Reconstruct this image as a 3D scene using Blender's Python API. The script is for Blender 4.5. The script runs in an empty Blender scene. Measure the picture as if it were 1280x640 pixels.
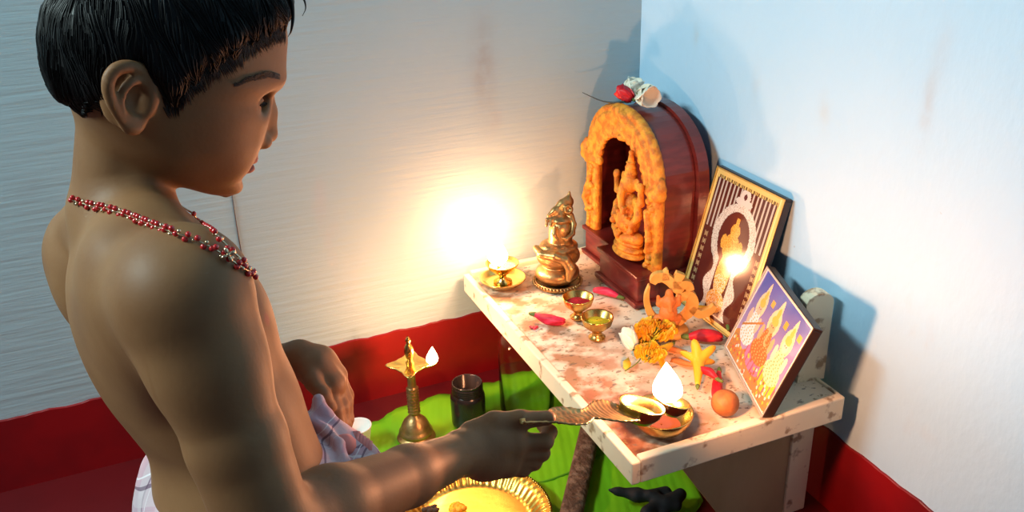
import bpy, bmesh, math, random
import numpy as np
from mathutils import Vector, Matrix
from mathutils.bvhtree import BVHTree
rnd = random.Random(7)
PI = math.pi
C = bpy.context.scene.collection
scn = bpy.context.scene

# ------------------------------------------------------------------ camera
FPX, YAW, PITCH, ROLL = 1143.335, 1.178772, 0.431737, -0.031405
CAM = np.array([-0.88168, -1.47710, 0.97589])
def cam_axes():
    cy, sy = math.cos(YAW), math.sin(YAW)
    fwd = np.array([cy*math.cos(PITCH), sy*math.cos(PITCH), -math.sin(PITCH)])
    right = np.array([sy, -cy, 0.]); up = np.cross(right, fwd)
    c, s = math.cos(ROLL), math.sin(ROLL)
    return np.array([c*right+s*up, -s*right+c*up, fwd])
RM = cam_axes()
def at(px, py, t):            # a point of the place, measured off the photograph at depth t (metres)
    return CAM + (RM.T @ np.array([(px-640)/FPX, -(py-320)/FPX, 1.]))*t
cd = bpy.data.cameras.new('camera'); cam = bpy.data.objects.new('camera', cd); C.objects.link(cam)
cd.sensor_width = 36; cd.lens = FPX*36/1280; cd.clip_start = .02
m4 = Matrix(((RM[0][0], RM[1][0], -RM[2][0], CAM[0]), (RM[0][1], RM[1][1], -RM[2][1], CAM[1]),
             (RM[0][2], RM[1][2], -RM[2][2], CAM[2]), (0, 0, 0, 1)))
cam.matrix_world = m4
scn.camera = cam

# ------------------------------------------------------------------ world, light, exposure
w = bpy.data.worlds.new('room_air'); scn.world = w; w.use_nodes = True
bg = w.node_tree.nodes['Background']; bg.inputs[0].default_value = (.55, .72, 1.0, 1); bg.inputs[1].default_value = .09
def area(name, loc, target, sx, sy, power, col):
    l = bpy.data.lights.new(name, 'AREA'); l.shape = 'RECTANGLE'; l.size = sx; l.size_y = sy; l.energy = power; l.color = col
    o = bpy.data.objects.new(name, l); C.objects.link(o); o.location = loc
    o.rotation_euler = (Vector(target)-Vector(loc)).to_track_quat('-Z', 'Y').to_euler(); return o
area('ceiling_tube_light', (-2.45, -.42, 2.05), (-.45, -.5, .4), 1.2, .25, 74, (.78, 1.0, .98))
def flame_light(name, loc, power, col=(1, .385, .175), r=.012):
    l = bpy.data.lights.new(name, 'POINT'); l.energy = power; l.color = col; l.shadow_soft_size = r
    o = bpy.data.objects.new(name, l); C.objects.link(o); o.location = loc; return o
FL_BACK, FL_FLOOR, FL_HAND = 3.4, 2.6, 7.6
scn.view_settings.view_transform = 'Standard'; scn.view_settings.look = 'None'
scn.view_settings.gamma = 1; scn.view_settings.use_curve_mapping = False
scn.view_settings.exposure = 0.0

# ------------------------------------------------------------------ materials
def mat(name, col, rough=.6, metal=0, bump=0, bscale=200, col2=None, nscale=20, lo=.4, hi=.6, stretch=None,
        emis=None, estr=0, trans=0, ior=1.45, sss=0, coat=0, detail=4, alpha=1, bdist=.002, spec=None):
    m = bpy.data.materials.new(name); m.use_nodes = True; nt = m.node_tree; b = nt.nodes['Principled BSDF']
    b.inputs['Base Color'].default_value = (*col, 1); b.inputs['Roughness'].default_value = rough
    b.inputs['Metallic'].default_value = metal; b.inputs['Transmission Weight'].default_value = trans
    b.inputs['IOR'].default_value = ior; b.inputs['Coat Weight'].default_value = coat
    if spec is not None: b.inputs['Specular IOR Level'].default_value = spec
    if alpha < 1: b.inputs['Alpha'].default_value = alpha
    if sss:
        b.inputs['Subsurface Weight'].default_value = sss; b.inputs['Subsurface Radius'].default_value = (1, .35, .2); b.inputs['Subsurface Scale'].default_value = .006
    tc = nt.nodes.new('ShaderNodeTexCoord'); mp = nt.nodes.new('ShaderNodeMapping'); nt.links.new(tc.outputs['Object'], mp.inputs[0])
    if stretch: mp.inputs['Scale'].default_value = stretch
    if col2:
        n = nt.nodes.new('ShaderNodeTexNoise'); n.inputs['Scale'].default_value = nscale; n.inputs['Detail'].default_value = detail
        nt.links.new(mp.outputs[0], n.inputs['Vector'])
        r = nt.nodes.new('ShaderNodeValToRGB'); r.color_ramp.elements[0].position = lo; r.color_ramp.elements[1].position = hi
        r.color_ramp.elements[0].color = (*col, 1); r.color_ramp.elements[1].color = (*col2, 1)
        nt.links.new(n.outputs['Fac'], r.inputs[0]); nt.links.new(r.outputs[0], b.inputs['Base Color'])
    if bump:
        n = nt.nodes.new('ShaderNodeTexNoise'); n.inputs['Scale'].default_value = bscale; n.inputs['Detail'].default_value = 3
        nt.links.new(mp.outputs[0], n.inputs['Vector'])
        bp = nt.nodes.new('ShaderNodeBump'); bp.inputs['Strength'].default_value = bump; bp.inputs['Distance'].default_value = bdist
        nt.links.new(n.outputs['Fac'], bp.inputs['Height']); nt.links.new(bp.outputs[0], b.inputs['Normal'])
    if emis: b.inputs['Emission Color'].default_value = (*emis, 1); b.inputs['Emission Strength'].default_value = estr
    return m
def N(m, t, **kw):
    n = m.node_tree.nodes.new(t)
    for k, v in kw.items():
        if k in n.inputs: n.inputs[k].default_value = v
        else: setattr(n, k, v)
    return n
def L(m, a, b): m.node_tree.links.new(a, b)
def mixc(m, fac, a, b):      # colour mix; fac a socket, a/b sockets or colours
    n = m.node_tree.nodes.new('ShaderNodeMix'); n.data_type = 'RGBA'
    L(m, fac, n.inputs[0])
    for s, v in ((n.inputs[6], a), (n.inputs[7], b)):
        if isinstance(v, tuple): s.default_value = (*v, 1)
        else: L(m, v, s)
    return n.outputs[2]
def ramp(m, src, p0, p1, inv=False):
    r = m.node_tree.nodes.new('ShaderNodeMapRange'); r.inputs['From Min'].default_value = p0; r.inputs['From Max'].default_value = p1
    if inv: r.inputs['To Min'].default_value = 1; r.inputs['To Max'].default_value = 0
    L(m, src, r.inputs[0]); return r.outputs[0]
def noise(m, scale, detail=4, stretch=(1, 1, 1), off=(0, 0, 0), coord='Object'):
    tc = N(m, 'ShaderNodeTexCoord'); mp = N(m, 'ShaderNodeMapping'); mp.inputs['Scale'].default_value = stretch; mp.inputs['Location'].default_value = off
    L(m, tc.outputs[coord], mp.inputs[0]); n = N(m, 'ShaderNodeTexNoise'); n.inputs['Scale'].default_value = scale; n.inputs['Detail'].default_value = detail
    L(m, mp.outputs[0], n.inputs['Vector']); return n.outputs['Fac']
def mth(m, op, a, b=None):
    n = N(m, 'ShaderNodeMath', operation=op)
    for i, v in enumerate((a, b)):
        if v is None: continue
        if isinstance(v, (int, float)): n.inputs[i].default_value = v
        else: L(m, v, n.inputs[i])
    return n.outputs[0]

def wall_mat(name, st, base, base2, smears=()):
    m = mat(name, base, .55); b = m.node_tree.nodes['Principled BSDF']
    c = mixc(m, ramp(m, noise(m, 2.2, 3), .35, .65), base, base2)
    sp = ramp(m, noise(m, 9, 6, (1, 1, .45)), .66, .76)              # rubbed grey patches
    c = mixc(m, mth(m, 'MULTIPLY', sp, .28), c, (.46, .47, .52))
    dots = ramp(m, noise(m, 60, 2), .77, .80)                        # little chips
    c = mixc(m, mth(m, 'MULTIPLY', dots, .5), c, (.35, .36, .40))
    tc = N(m, 'ShaderNodeTexCoord'); sx = N(m, 'ShaderNodeSeparateXYZ'); L(m, tc.outputs['Object'], sx.inputs[0])
    for ax, cx, cz, wx, wz, amt, sc_ in smears:          # soot and damp smears rubbed into the paint
        dx_ = mth(m, 'POWER', mth(m, 'DIVIDE', mth(m, 'SUBTRACT', sx.outputs[ax], cx), wx), 2); dz_ = mth(m, 'POWER', mth(m, 'DIVIDE', mth(m, 'SUBTRACT', sx.outputs['Z'], cz), wz), 2)
        g_ = mth(m, 'MULTIPLY', mth(m, 'EXPONENT', mth(m, 'MULTIPLY', mth(m, 'ADD', dx_, dz_), -1)), ramp(m, noise(m, 30, 5), .25, .6)); c = mixc(m, mth(m, 'MULTIPLY', g_, amt*.6), c, sc_)
    L(m, c, b.inputs['Base Color'])
    st_n = noise(m, 75, 6, st)
    bp = N(m, 'ShaderNodeBump', Strength=.45, Distance=.003); L(m, st_n, bp.inputs['Height'])
    bp2 = N(m, 'ShaderNodeBump', Strength=.10, Distance=.02); L(m, noise(m, 5, 2), bp2.inputs['Height']); L(m, bp.outputs[0], bp2.inputs['Normal'])
    L(m, bp2.outputs[0], b.inputs['Normal']); return m
M = {}
M['wall_l'] = wall_mat('light blue distemper, brushed sideways', (.10, 1, 1.6), (.33, .51, .58), (.37, .54, .61), [('X', -0.313, 0.608, 0.02, 0.075, 0.75, (0.25, 0.2, 0.18)), ('X', -1.059, 0.516, 0.02, 0.015, 0.5, (0.25, 0.27, 0.3)), ('X', -0.294, 0.512, 0.01, 0.02, 0.4, (0.3, 0.2, 0.2))])
M['wall_r'] = wall_mat('light blue distemper', (1, .8, .5), (.40, .66, .88), (.46, .71, .92), [('Y', -0.677, 0.665, 0.01, 0.045, 0.55, (0.42, 0.4, 0.4)), ('Y', -0.501, 0.611, 0.012, 0.025, 0.4, (0.5, 0.48, 0.42)), ('Y', -0.346, 0.623, 0.01, 0.03, 0.3, (0.45, 0.45, 0.45)), ('Y', -0.687, 0.735, 0.012, 0.03, 0.3, (0.5, 0.48, 0.5)), ('Y', -0.179, 0.661, 0.01, 0.02, 0.45, (0.4, 0.42, 0.4)), ('Y', -0.767, 0.237, 0.02, 0.01, 0.25, (0.5, 0.5, 0.5))])
M['red'] = mat('red oxide paint', (.25, .003, .006), .42, bump=.25, bscale=30, col2=(.17, .003, .006), nscale=6)
M['red_floor'] = mat('red oxide floor', (.10, .002, .004), .45, bump=.2, bscale=20, col2=(.075, .002, .004), nscale=5)
M['brass'] = mat('brass', (.72, .45, .13), .27, 1, bump=.15, bscale=120, col2=(.52, .30, .08), nscale=35)
M['brass_old'] = mat('dull brass', (.50, .32, .12), .38, .85, bump=.3, bscale=160, col2=(.34, .20, .08), nscale=60)
M['brass_bright'] = mat('polished brass', (.86, .58, .16), .2, 1, bump=.12, bscale=60)
M['redwood'] = mat('dark red varnished wood', (.16, .018, .014), .32, coat=.3, col2=(.11, .012, .010), nscale=18, stretch=(1, 1, 6), bump=.1)
M['carved'] = mat('turmeric coloured carved wood', (.76, .31, .025), .6, bump=.8, bscale=260, col2=(.50, .15, .012), nscale=70, bdist=.002)
M['palewood'] = mat('pale yellow wood', (.72, .40, .10), .55, col2=(.62, .30, .06), nscale=30, bump=.2)
M['orangewood'] = mat('orange carved wood', (.62, .19, .04), .6, bump=.5, bscale=250)
M['flame'] = bpy.data.materials.new('flame')
def flame_mat():
    m = M['flame']; m.use_nodes = True; nt = m.node_tree; nt.nodes.clear()
    o = nt.nodes.new('ShaderNodeOutputMaterial'); e = nt.nodes.new('ShaderNodeEmission'); t = nt.nodes.new('ShaderNodeBsdfTransparent'); a = nt.nodes.new('ShaderNodeAddShader')
    e.inputs[0].default_value = (1, .78, .42, 1); e.inputs[1].default_value = 7
    nt.links.new(e.outputs[0], a.inputs[0]); nt.links.new(t.outputs[0], a.inputs[1]); nt.links.new(a.outputs[0], o.inputs[0])
flame_mat()
def table_paint():
    m = mat('off-white paint with ritual stains', (.80, .70, .52), .5); b = m.node_tree.nodes['Principled BSDF']
    c = mixc(m, ramp(m, noise(m, 5, 3), .4, .65), (.80, .73, .58), (.70, .60, .44))
    tc = N(m, 'ShaderNodeTexCoord'); sx = N(m, 'ShaderNodeSeparateXYZ'); L(m, tc.outputs['Object'], sx.inputs[0])
    gx = ramp(m, sx.outputs['X'], .06, .21, True)                      # stains lie along the worn left side
    st = mth(m, 'MULTIPLY', gx, ramp(m, noise(m, 26, 8, (1, 1.2, 1)), .42, .56))
    c = mixc(m, mth(m, 'MULTIPLY', st, .85), c, (.36, .14, .05))
    st2 = mth(m, 'MULTIPLY', gx, ramp(m, noise(m, 11, 4, off=(3, 1, 0)), .52, .66))
    c = mixc(m, mth(m, 'MULTIPLY', st2, .4), c, (.50, .13, .06))
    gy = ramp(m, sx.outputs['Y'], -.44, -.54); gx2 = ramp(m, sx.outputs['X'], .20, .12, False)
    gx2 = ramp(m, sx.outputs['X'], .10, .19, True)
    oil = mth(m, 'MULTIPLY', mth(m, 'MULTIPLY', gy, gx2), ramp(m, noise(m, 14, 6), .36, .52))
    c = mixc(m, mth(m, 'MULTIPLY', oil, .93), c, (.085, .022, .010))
    sp = ramp(m, noise(m, 120, 3), .62, .66)
    c = mixc(m, mth(m, 'MULTIPLY', sp, .75), c, (.22, .14, .05))
    ash = ramp(m, noise(m, 60, 6, (1, 2, 1), (5, 5, 0)), .61, .66)
    c = mixc(m, mth(m, 'MULTIPLY', ash, .7), c, (.12, .10, .09))
    L(m, c, b.inputs['Base Color'])
    bp = N(m, 'ShaderNodeBump', Strength=.3, Distance=.002); L(m, noise(m, 70, 6), bp.inputs['Height']); L(m, bp.outputs[0], b.inputs['Normal'])
    return m
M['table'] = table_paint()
def trim_paint():
    m = mat('cream painted wood, rubbed', (.80, .72, .52), .5); b = m.node_tree.nodes['Principled BSDF']
    c = mixc(m, mth(m, 'MULTIPLY', ramp(m, noise(m, 40, 7), .58, .66), .8), (.78, .71, .52), (.25, .15, .07))
    L(m, c, b.inputs['Base Color'])
    bp = N(m, 'ShaderNodeBump', Strength=.3, Distance=.002); L(m, noise(m, 50, 6), bp.inputs['Height']); L(m, bp.outputs[0], b.inputs['Normal'])
    return m
M['trim'] = trim_paint()
M['panel'] = mat('plain board', (.42, .30, .17), .6, col2=(.36, .25, .13), nscale=12, stretch=(1, 1, .3))
def leaf_mat():
    m = mat('banana leaf', (.10, .36, .02), .35, spec=.4); b = m.node_tree.nodes['Principled BSDF']
    c = mixc(m, ramp(m, noise(m, 6, 3), .35, .65), (.21, .52, .012), (.13, .42, .012))
    tc = N(m, 'ShaderNodeTexCoord'); mp = N(m, 'ShaderNodeMapping'); mp.inputs['Rotation'].default_value = (0, 0, .35); L(m, tc.outputs['Object'], mp.inputs[0])
    wv = N(m, 'ShaderNodeTexWave', Scale=22, Distortion=.5); L(m, mp.outputs[0], wv.inputs['Vector'])
    bp = N(m, 'ShaderNodeBump', Strength=.18, Distance=.002); L(m, wv.outputs['Fac'], bp.inputs['Height']); L(m, bp.outputs[0], b.inputs['Normal'])
    L(m, c, b.inputs['Base Color']); return m
M['leaf'] = leaf_mat()
M['midrib'] = mat('banana leaf midrib', (.12, .34, .015), .4)
M['glass'] = mat('glass', (.95, .97, .88), .06, trans=1, ior=1.22)
M['black_plastic'] = mat('black plastic', (.012, .012, .014), .22)
M['orange_plastic'] = mat('orange plastic', (.55, .13, .02), .4)
M['white_plastic'] = mat('white plastic', (.82, .80, .76), .35)
M['bark'] = mat('brown carved wood', (.10, .045, .025), .7, bump=.9, bscale=90, col2=(.20, .11, .07), nscale=60, lo=.5, hi=.62, bdist=.006)
M['black_cloth'] = mat('black cloth', (.008, .008, .010), .8)
M['red_flower'] = mat('red petals', (.60, .012, .02), .5, col2=(.42, .008, .02), nscale=60)
M['pink_flower'] = mat('magenta petals', (.70, .03, .09), .5, col2=(.5, .01, .04), nscale=60)
M['white_flower'] = mat('white petals', (.80, .77, .64), .55)
M['yellow_flower'] = mat('yellow petals', (.78, .42, .02), .5)
M['marigold'] = mat('marigold petals', (.75, .48, .01), .55, col2=(.68, .28, .01), nscale=70)
M['peach_flower'] = mat('orange petals', (.66, .22, .05), .5)
M['stem'] = mat('green stem', (.10, .16, .03), .6)
M['wire'] = mat('thin dark stalk', (.02, .03, .03), .5)
M['kumkum'] = mat('red kumkum powder', (.60, .01, .02), .9, bump=.8, bscale=500)
M['turmeric'] = mat('yellow turmeric powder', (.78, .50, .01), .9, bump=.8, bscale=500)
M['nut'] = mat('areca nut husk', (.36, .13, .03), .6, col2=(.24, .075, .02), nscale=40, bump=.4)
M['oil'] = mat('oil', (.75, .50, .05), .05, trans=.6, ior=1.4)
M['wick'] = mat('burnt cotton wick', (.05, .03, .02), .9)
M['frame_dark'] = mat('dark frame', (.03, .015, .012), .4)
M['silver'] = mat('silver edge', (.70, .66, .58), .35, .6)
def skin_mat():
    m = mat('skin', (.27, .135, .06), .55, sss=.12, spec=.3); b = m.node_tree.nodes['Principled BSDF']
    c = mixc(m, ramp(m, noise(m, 14, 4), .35, .65), (.27, .130, .056), (.215, .098, .042))
    va = N(m, 'ShaderNodeVertexColor', layer_name='tone'); c2 = mixc(m, va.outputs['Color'], c, (.33, .085, .06))
    L(m, c2, b.inputs['Base Color'])
    bp = N(m, 'ShaderNodeBump', Strength=.12, Distance=.001); L(m, noise(m, 320, 2), bp.inputs['Height']); L(m, bp.outputs[0], b.inputs['Normal'])
    return m
M['skin'] = skin_mat()
M['hair'] = mat('wet black hair', (.006, .0055, .006), .5, spec=.32)
M['eye_white'] = mat('eye white', (.40, .33, .28), .3)
M['iris'] = mat('dark iris', (.02, .010, .006), .08)
M['bead_red'] = mat('red glass bead', (.55, .02, .02), .12, spec=.8)
M['bead_gold'] = mat('pale gold bead', (.75, .55, .35), .25, .9)

# ------------------------------------------------------------------ object helpers
def obj(name, verts, faces, m, parent=None, smooth=True):
    me = bpy.data.meshes.new(name); me.from_pydata([tuple(map(float, v)) for v in verts], [], [tuple(map(int, f)) for f in faces]); me.update()
    for mm in (m if isinstance(m, list) else [m]): me.materials.append(mm)
    if smooth: me.polygons.foreach_set('use_smooth', [True]*len(me.polygons))
    o = bpy.data.objects.new(name, me); C.objects.link(o)
    if parent: link(o, parent)
    return o
def link(o, parent):
    o.parent = parent; bpy.context.view_layer.update(); o.matrix_parent_inverse = parent.matrix_world.inverted()
def tag(o, label, cat, group=None, kind=None):
    o['label'] = label; o['category'] = cat
    if group: o['group'] = group
    if kind: o['kind'] = kind
    return o
def thing(name, loc, label, cat, group=None):
    o = bpy.data.objects.new(name, None); C.objects.link(o); o.location = tuple(map(float, loc)); o.empty_display_size = .02
    bpy.context.view_layer.update(); return tag(o, label, cat, group)
def struct(o): o['kind'] = 'structure'; return o
class MB:
    def __init__(s): s.v = []; s.f = []
    def add(s, v, f): n = len(s.v); s.v += [tuple(p) for p in v]; s.f += [tuple(i+n for i in q) for q in f]; return s
    def box(s, lo, hi, ch=0., mx=None):
        bm = bmesh.new(); bmesh.ops.create_cube(bm, size=1)
        for v in bm.verts: v.co = Vector([lo[i]+(v.co[i]+.5)*(hi[i]-lo[i]) for i in range(3)])
        if ch: bmesh.ops.bevel(bm, geom=bm.edges[:], offset=ch, segments=2, affect='EDGES', profile=.5)
        if mx is not None: bm.transform(mx)
        bm.verts.ensure_lookup_table(); bm.verts.index_update()
        s.add([v.co[:] for v in bm.verts], [[v.index for v in f.verts] for f in bm.faces]); bm.free(); return s
    def lathe(s, c, prof, n=40, mx=None, mod=None):   # prof: (r, z); mod(angle, i) scales the radius
        v = []; f = []
        for i, (r, z) in enumerate(prof):
            for k in range(n):
                a = 2*PI*k/n; rr = r*(mod(a, i) if mod else 1); p = Vector((rr*math.cos(a), rr*math.sin(a), z))
                if mx is not None: p = mx @ p
                v.append((p.x+c[0], p.y+c[1], p.z+c[2]))
        for i in range(len(prof)-1):
            for k in range(n): f.append((i*n+k, i*n+(k+1) % n, (i+1)*n+(k+1) % n, (i+1)*n+k))
        return s.add(v, f)
    def tube(s, pts, r, n=8, caps=True):
        pts = [Vector([float(q) for q in p]) for p in pts]; v = []; f = []; up = Vector((.13, .31, .94))
        R_ = r if isinstance(r, (list, tuple)) else [r]*len(pts); x = None
        for i, p in enumerate(pts):
            d = (pts[min(i+1, len(pts)-1)]-pts[max(i-1, 0)]).normalized()
            x = (d.cross(up) if x is None else x-d*x.dot(d)); x.normalize(); y = d.cross(x)
            for k in range(n):
                a = 2*PI*k/n; v.append(tuple(p+(x*math.cos(a)+y*math.sin(a))*R_[i]))
        for i in range(len(pts)-1):
            for k in range(n): f.append((i*n+k, i*n+(k+1) % n, (i+1)*n+(k+1) % n, (i+1)*n+k))
        if caps: f.append(tuple(range(n))[::-1]); f.append(tuple((len(pts)-1)*n+k for k in range(n)))
        return s.add(v, f)
    def prism(s, outline, d0, d1, mx):     # outline in local xy, extruded d0..d1 along local z
        n = len(outline); v = [tuple(mx @ Vector((x, y, d))) for d in (d0, d1) for x, y in outline]
        f = [tuple(range(n))[::-1], tuple(range(n, 2*n))]+[(i, (i+1) % n, n+(i+1) % n, n+i) for i in range(n)]
        return s.add(v, f)
    def ball(s, c, r, n=10, sc=(1, 1, 1)):
        v = [(c[0], c[1], c[2]-r*sc[2])]; f = []; m = n//2
        for i in range(1, m):
            th = PI*i/m
            for k in range(n): a = 2*PI*k/n; v.append((c[0]+r*sc[0]*math.sin(th)*math.cos(a), c[1]+r*sc[1]*math.sin(th)*math.sin(a), c[2]-r*sc[2]*math.cos(th)))
        v.append((c[0], c[1], c[2]+r*sc[2])); last = len(v)-1
        for k in range(n): f.append((0, 1+(k+1) % n, 1+k)); f.append((last, last-n+k, last-n+(k+1) % n))
        for i in range(m-2):
            for k in range(n): a_ = 1+i*n; f.append((a_+k, a_+(k+1) % n, a_+n+(k+1) % n, a_+n+k))
        return s.add(v, f)
    def build(s, name, m, parent=None, smooth=True, auto=None):
        o = obj(name, s.v, s.f, m, parent, smooth)
        if smooth and auto is not None:
            me = o.data; bm = bmesh.new(); bm.from_mesh(me)
            for e in bm.edges:
                if len(e.link_faces) == 2 and e.calc_face_angle(0) > math.radians(auto): e.smooth = False
            bm.to_mesh(me); bm.free()
        return o
def smoothpath(pts, n=6):   # Catmull-Rom
    P_ = [Vector([float(q) for q in p]) for p in pts]; P_ = [P_[0]*2-P_[1]]+P_+[P_[-1]*2-P_[-2]]; out = []
    for i in range(1, len(P_)-2):
        for k in range(n):
            t = k/n; a, b, c, d = P_[i-1:i+3]
            out.append(.5*((2*b)+(c-a)*t+(2*a-5*b+4*c-d)*t*t+(3*b-a-3*c+d)*t**3))
    out.append(P_[-2]); return out

# ---- bodies of one continuous surface: smooth unions of tapered limbs and ellipsoids, meshed
class Field:
    def __init__(s, h): s.h = h; s.ops = []; s.lo = np.full(3, 1e9); s.hi = -s.lo
    def _grow(s, lo, hi): s.lo = np.minimum(s.lo, lo); s.hi = np.maximum(s.hi, hi)
    def ell(s, c, r, ax=None, k=.01, sub=False):
        c = np.array(c, float); r = np.array(r, float)*np.ones(3); R_ = np.eye(3) if ax is None else np.array(ax, float)
        ext = np.sqrt(((R_.T*r)**2).sum(1)); lo, hi = c-ext-k-3*s.h, c+ext+k+3*s.h
        if not sub: s._grow(c-ext, c+ext)
        def fn(X, Y, Z):
            q = [R_[i][0]*(X-c[0])+R_[i][1]*(Y-c[1])+R_[i][2]*(Z-c[2]) for i in range(3)]
            k0 = np.sqrt(sum((q[i]/r[i])**2 for i in range(3)))+1e-9; k1 = np.sqrt(sum((q[i]/r[i]**2)**2 for i in range(3)))+1e-9
            return k0*(k0-1)/k1
        s.ops.append((lo, hi, fn, k, sub)); return s
    def cap(s, a, b, ra, rb=None, k=.01, sub=False):
        a = np.array(a, float); b = np.array(b, float); rb = ra if rb is None else rb; rm = max(ra, rb)
        lo, hi = np.minimum(a, b)-rm-k-3*s.h, np.maximum(a, b)+rm+k+3*s.h; ab = b-a; L2 = (ab**2).sum()+1e-12
        if not sub: s._grow(np.minimum(a-ra, b-rb), np.maximum(a+ra, b+rb))
        def fn(X, Y, Z):
            t = np.clip(((X-a[0])*ab[0]+(Y-a[1])*ab[1]+(Z-a[2])*ab[2])/L2, 0, 1)
            return np.sqrt((X-a[0]-t*ab[0])**2+(Y-a[1]-t*ab[1])**2+(Z-a[2]-t*ab[2])**2)-(ra+(rb-ra)*t)
        s.ops.append((lo, hi, fn, k, sub)); return s
    def chain(s, pts, rs, k=.01, sub=False, first=None):
        for i in range(len(pts)-1): s.cap(pts[i], pts[i+1], rs[i], rs[i+1], first if (first and i == 0) else k, sub)
        return s
    def cut(s, fn, k=.003): s.ops.append((np.full(3, -1e9), np.full(3, 1e9), fn, k, 'max')); return s
    def mesh(s):
        h = s.h; lo = s.lo-5*h; n = np.ceil((s.hi+5*h-lo)/h).astype(int)+1; F = np.full(n, .05, np.float32)
        ax = [(lo[i]+np.arange(n[i])*h).astype(np.float32) for i in range(3)]
        for l, u, fn, k, sub in s.ops:
            i0 = np.clip(np.floor((np.maximum(l, lo)-lo)/h).astype(int), 0, n-1); i1 = np.clip(np.ceil((np.minimum(u, s.hi+5*h)-lo)/h).astype(int)+1, 1, n)
            if (i1 <= i0).any(): continue
            X = ax[0][i0[0]:i1[0], None, None]; Y = ax[1][None, i0[1]:i1[1], None]; Z = ax[2][None, None, i0[2]:i1[2]]
            d = fn(X, Y, Z).astype(np.float32); sl = tuple(slice(a_, b_) for a_, b_ in zip(i0, i1)); f = F[sl]
            if sub:
                if sub is True: d = -d
                e = np.maximum(k-np.abs(f-d), 0)/k; F[sl] = np.maximum(f, d)+e*e*k*.25
            else:
                e = np.maximum(k-np.abs(f-d), 0)/k; F[sl] = np.minimum(f, d)-e*e*k*.25
        neg = F < 0; c8 = [neg[i:n[0]-1+i, j:n[1]-1+j, q:n[2]-1+q] for i in (0, 1) for j in (0, 1) for q in (0, 1)]
        cnt = sum(x.astype(np.int8) for x in c8); act = (cnt > 0) & (cnt < 8); idx = np.argwhere(act); V = np.zeros((len(idx), 3)); W = np.zeros(len(idx))
        for d in range(3):
            o1, o2 = [x for x in range(3) if x != d]
            for u in (0, 1):
                for v in (0, 1):
                    o = np.zeros(3, int); o[o1] = u; o[o2] = v; A = idx+o; B = A.copy(); B[:, d] += 1
                    fa = F[A[:, 0], A[:, 1], A[:, 2]]; fb = F[B[:, 0], B[:, 1], B[:, 2]]; mk = (fa < 0) != (fb < 0)
                    t = np.where(mk, fa/np.where(mk, fa-fb, 1), 0); p = o+np.zeros((len(idx), 3)); p[:, d] += t; V += p*mk[:, None]; W += mk
        V = (idx+V/W[:, None])*h+lo; num = np.full(np.array(act.shape), -1); num[act] = np.arange(len(idx)); faces = []
        for d in range(3):
            o1, o2 = [(1, 2), (2, 0), (0, 1)][d]; e = np.zeros(3, int); e[d] = 1
            a = neg[tuple(slice(0, n[q]-e[q]) for q in range(3))]; b = neg[tuple(slice(e[q], n[q]) for q in range(3))]
            I = np.argwhere(a != b); I = I[(I[:, o1] > 0) & (I[:, o2] > 0)]; sg = a[I[:, 0], I[:, 1], I[:, 2]]
            def cell(x, y): J = I.copy(); J[:, o1] -= x; J[:, o2] -= y; return num[J[:, 0], J[:, 1], J[:, 2]]
            q = np.stack([cell(1, 1), cell(0, 1), cell(0, 0), cell(1, 0)], 1); q[~sg] = q[~sg][:, ::-1]; faces.append(q)
        return V, np.concatenate(faces)
    def build(s, name, m, parent=None):
        V, Fc = s.mesh(); me = bpy.data.meshes.new(name); me.vertices.add(len(V)); me.vertices.foreach_set('co', V.ravel())
        me.loops.add(len(Fc)*4); me.loops.foreach_set('vertex_index', Fc.ravel().astype(np.int32))
        me.polygons.add(len(Fc)); me.polygons.foreach_set('loop_start', np.arange(0, len(Fc)*4, 4, dtype=np.int32))
        me.update(calc_edges=True); me.validate(); me.polygons.foreach_set('use_smooth', [True]*len(me.polygons)); me.materials.append(m)
        o = bpy.data.objects.new(name, me); C.objects.link(o)
        if parent: link(o, parent)
        return o

# ================================================================== ROOM
HD = .135                              # height of the red skirting
def big_wall(name, axis, m, a0, a1):
    b = MB(); lo, hi = (a0, 0, 0), (a1, .1, 2.6)
    if axis: lo, hi = (0, a0, 0), (.1, a1, 2.6)
    b.box(lo, hi); return struct(b.build(name, m, None, False))
big_wall('wall_left', 0, M['wall_l'], -3.2, .1)
big_wall('wall_right', 1, M['wall_r'], -3.2, 0)
struct(MB().box((-3.2, -3.2, -.1), (.1, .1, 0)).build('floor', M['red_floor'], None, False))
def baseboard(name, ax):
    b = MB(); n = 260; rr = random.Random(ax); v = []; f = []; z = HD
    for i in range(n+1):
        s = -3.2+3.2*i/n; z = HD+.0012*math.sin(i*.9)+rr.uniform(-.001, .001)
        th = .004
        for (off, zz) in ((th, 0), (th, z-.001), (th-.001, z), (0, z)):
            v.append((s, -off, zz) if ax == 0 else (-off, s, zz))
    for i in range(n):
        for k in range(3): q = (i*4+k, (i+1)*4+k, (i+1)*4+k+1, i*4+k+1); f.append(q if ax == 0 else q[::-1])
    return struct(obj(name, v, f, M['red'], None, False))
baseboard('baseboard_left', 0); baseboard('baseboard_right', 1)
# a thin dark cord hanging down the left wall beside the boy's chin
tag(MB().tube([(-.764, -.0015, .46), (-.765, -.0015, .40), (-.7645, -.0015, .325)], .0009, 6).build('wall_cord', mat('brown thread', (.12, .08, .07), .8)),
    'short thin dark cord hanging down the blue wall behind the boy', 'cord')

# ================================================================== TABLE (low altar stool)
HT = .231; X0, X1, Y0, Y1 = -.378, -.030, -.645, -.016
tb = thing('altar_table', (X0, Y0, 0), 'low cream painted wooden altar table with stained top, standing in the corner', 'table')
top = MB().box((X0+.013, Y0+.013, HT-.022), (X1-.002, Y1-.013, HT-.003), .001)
to = top.build('tabletop', M['table'], None, False)
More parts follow.
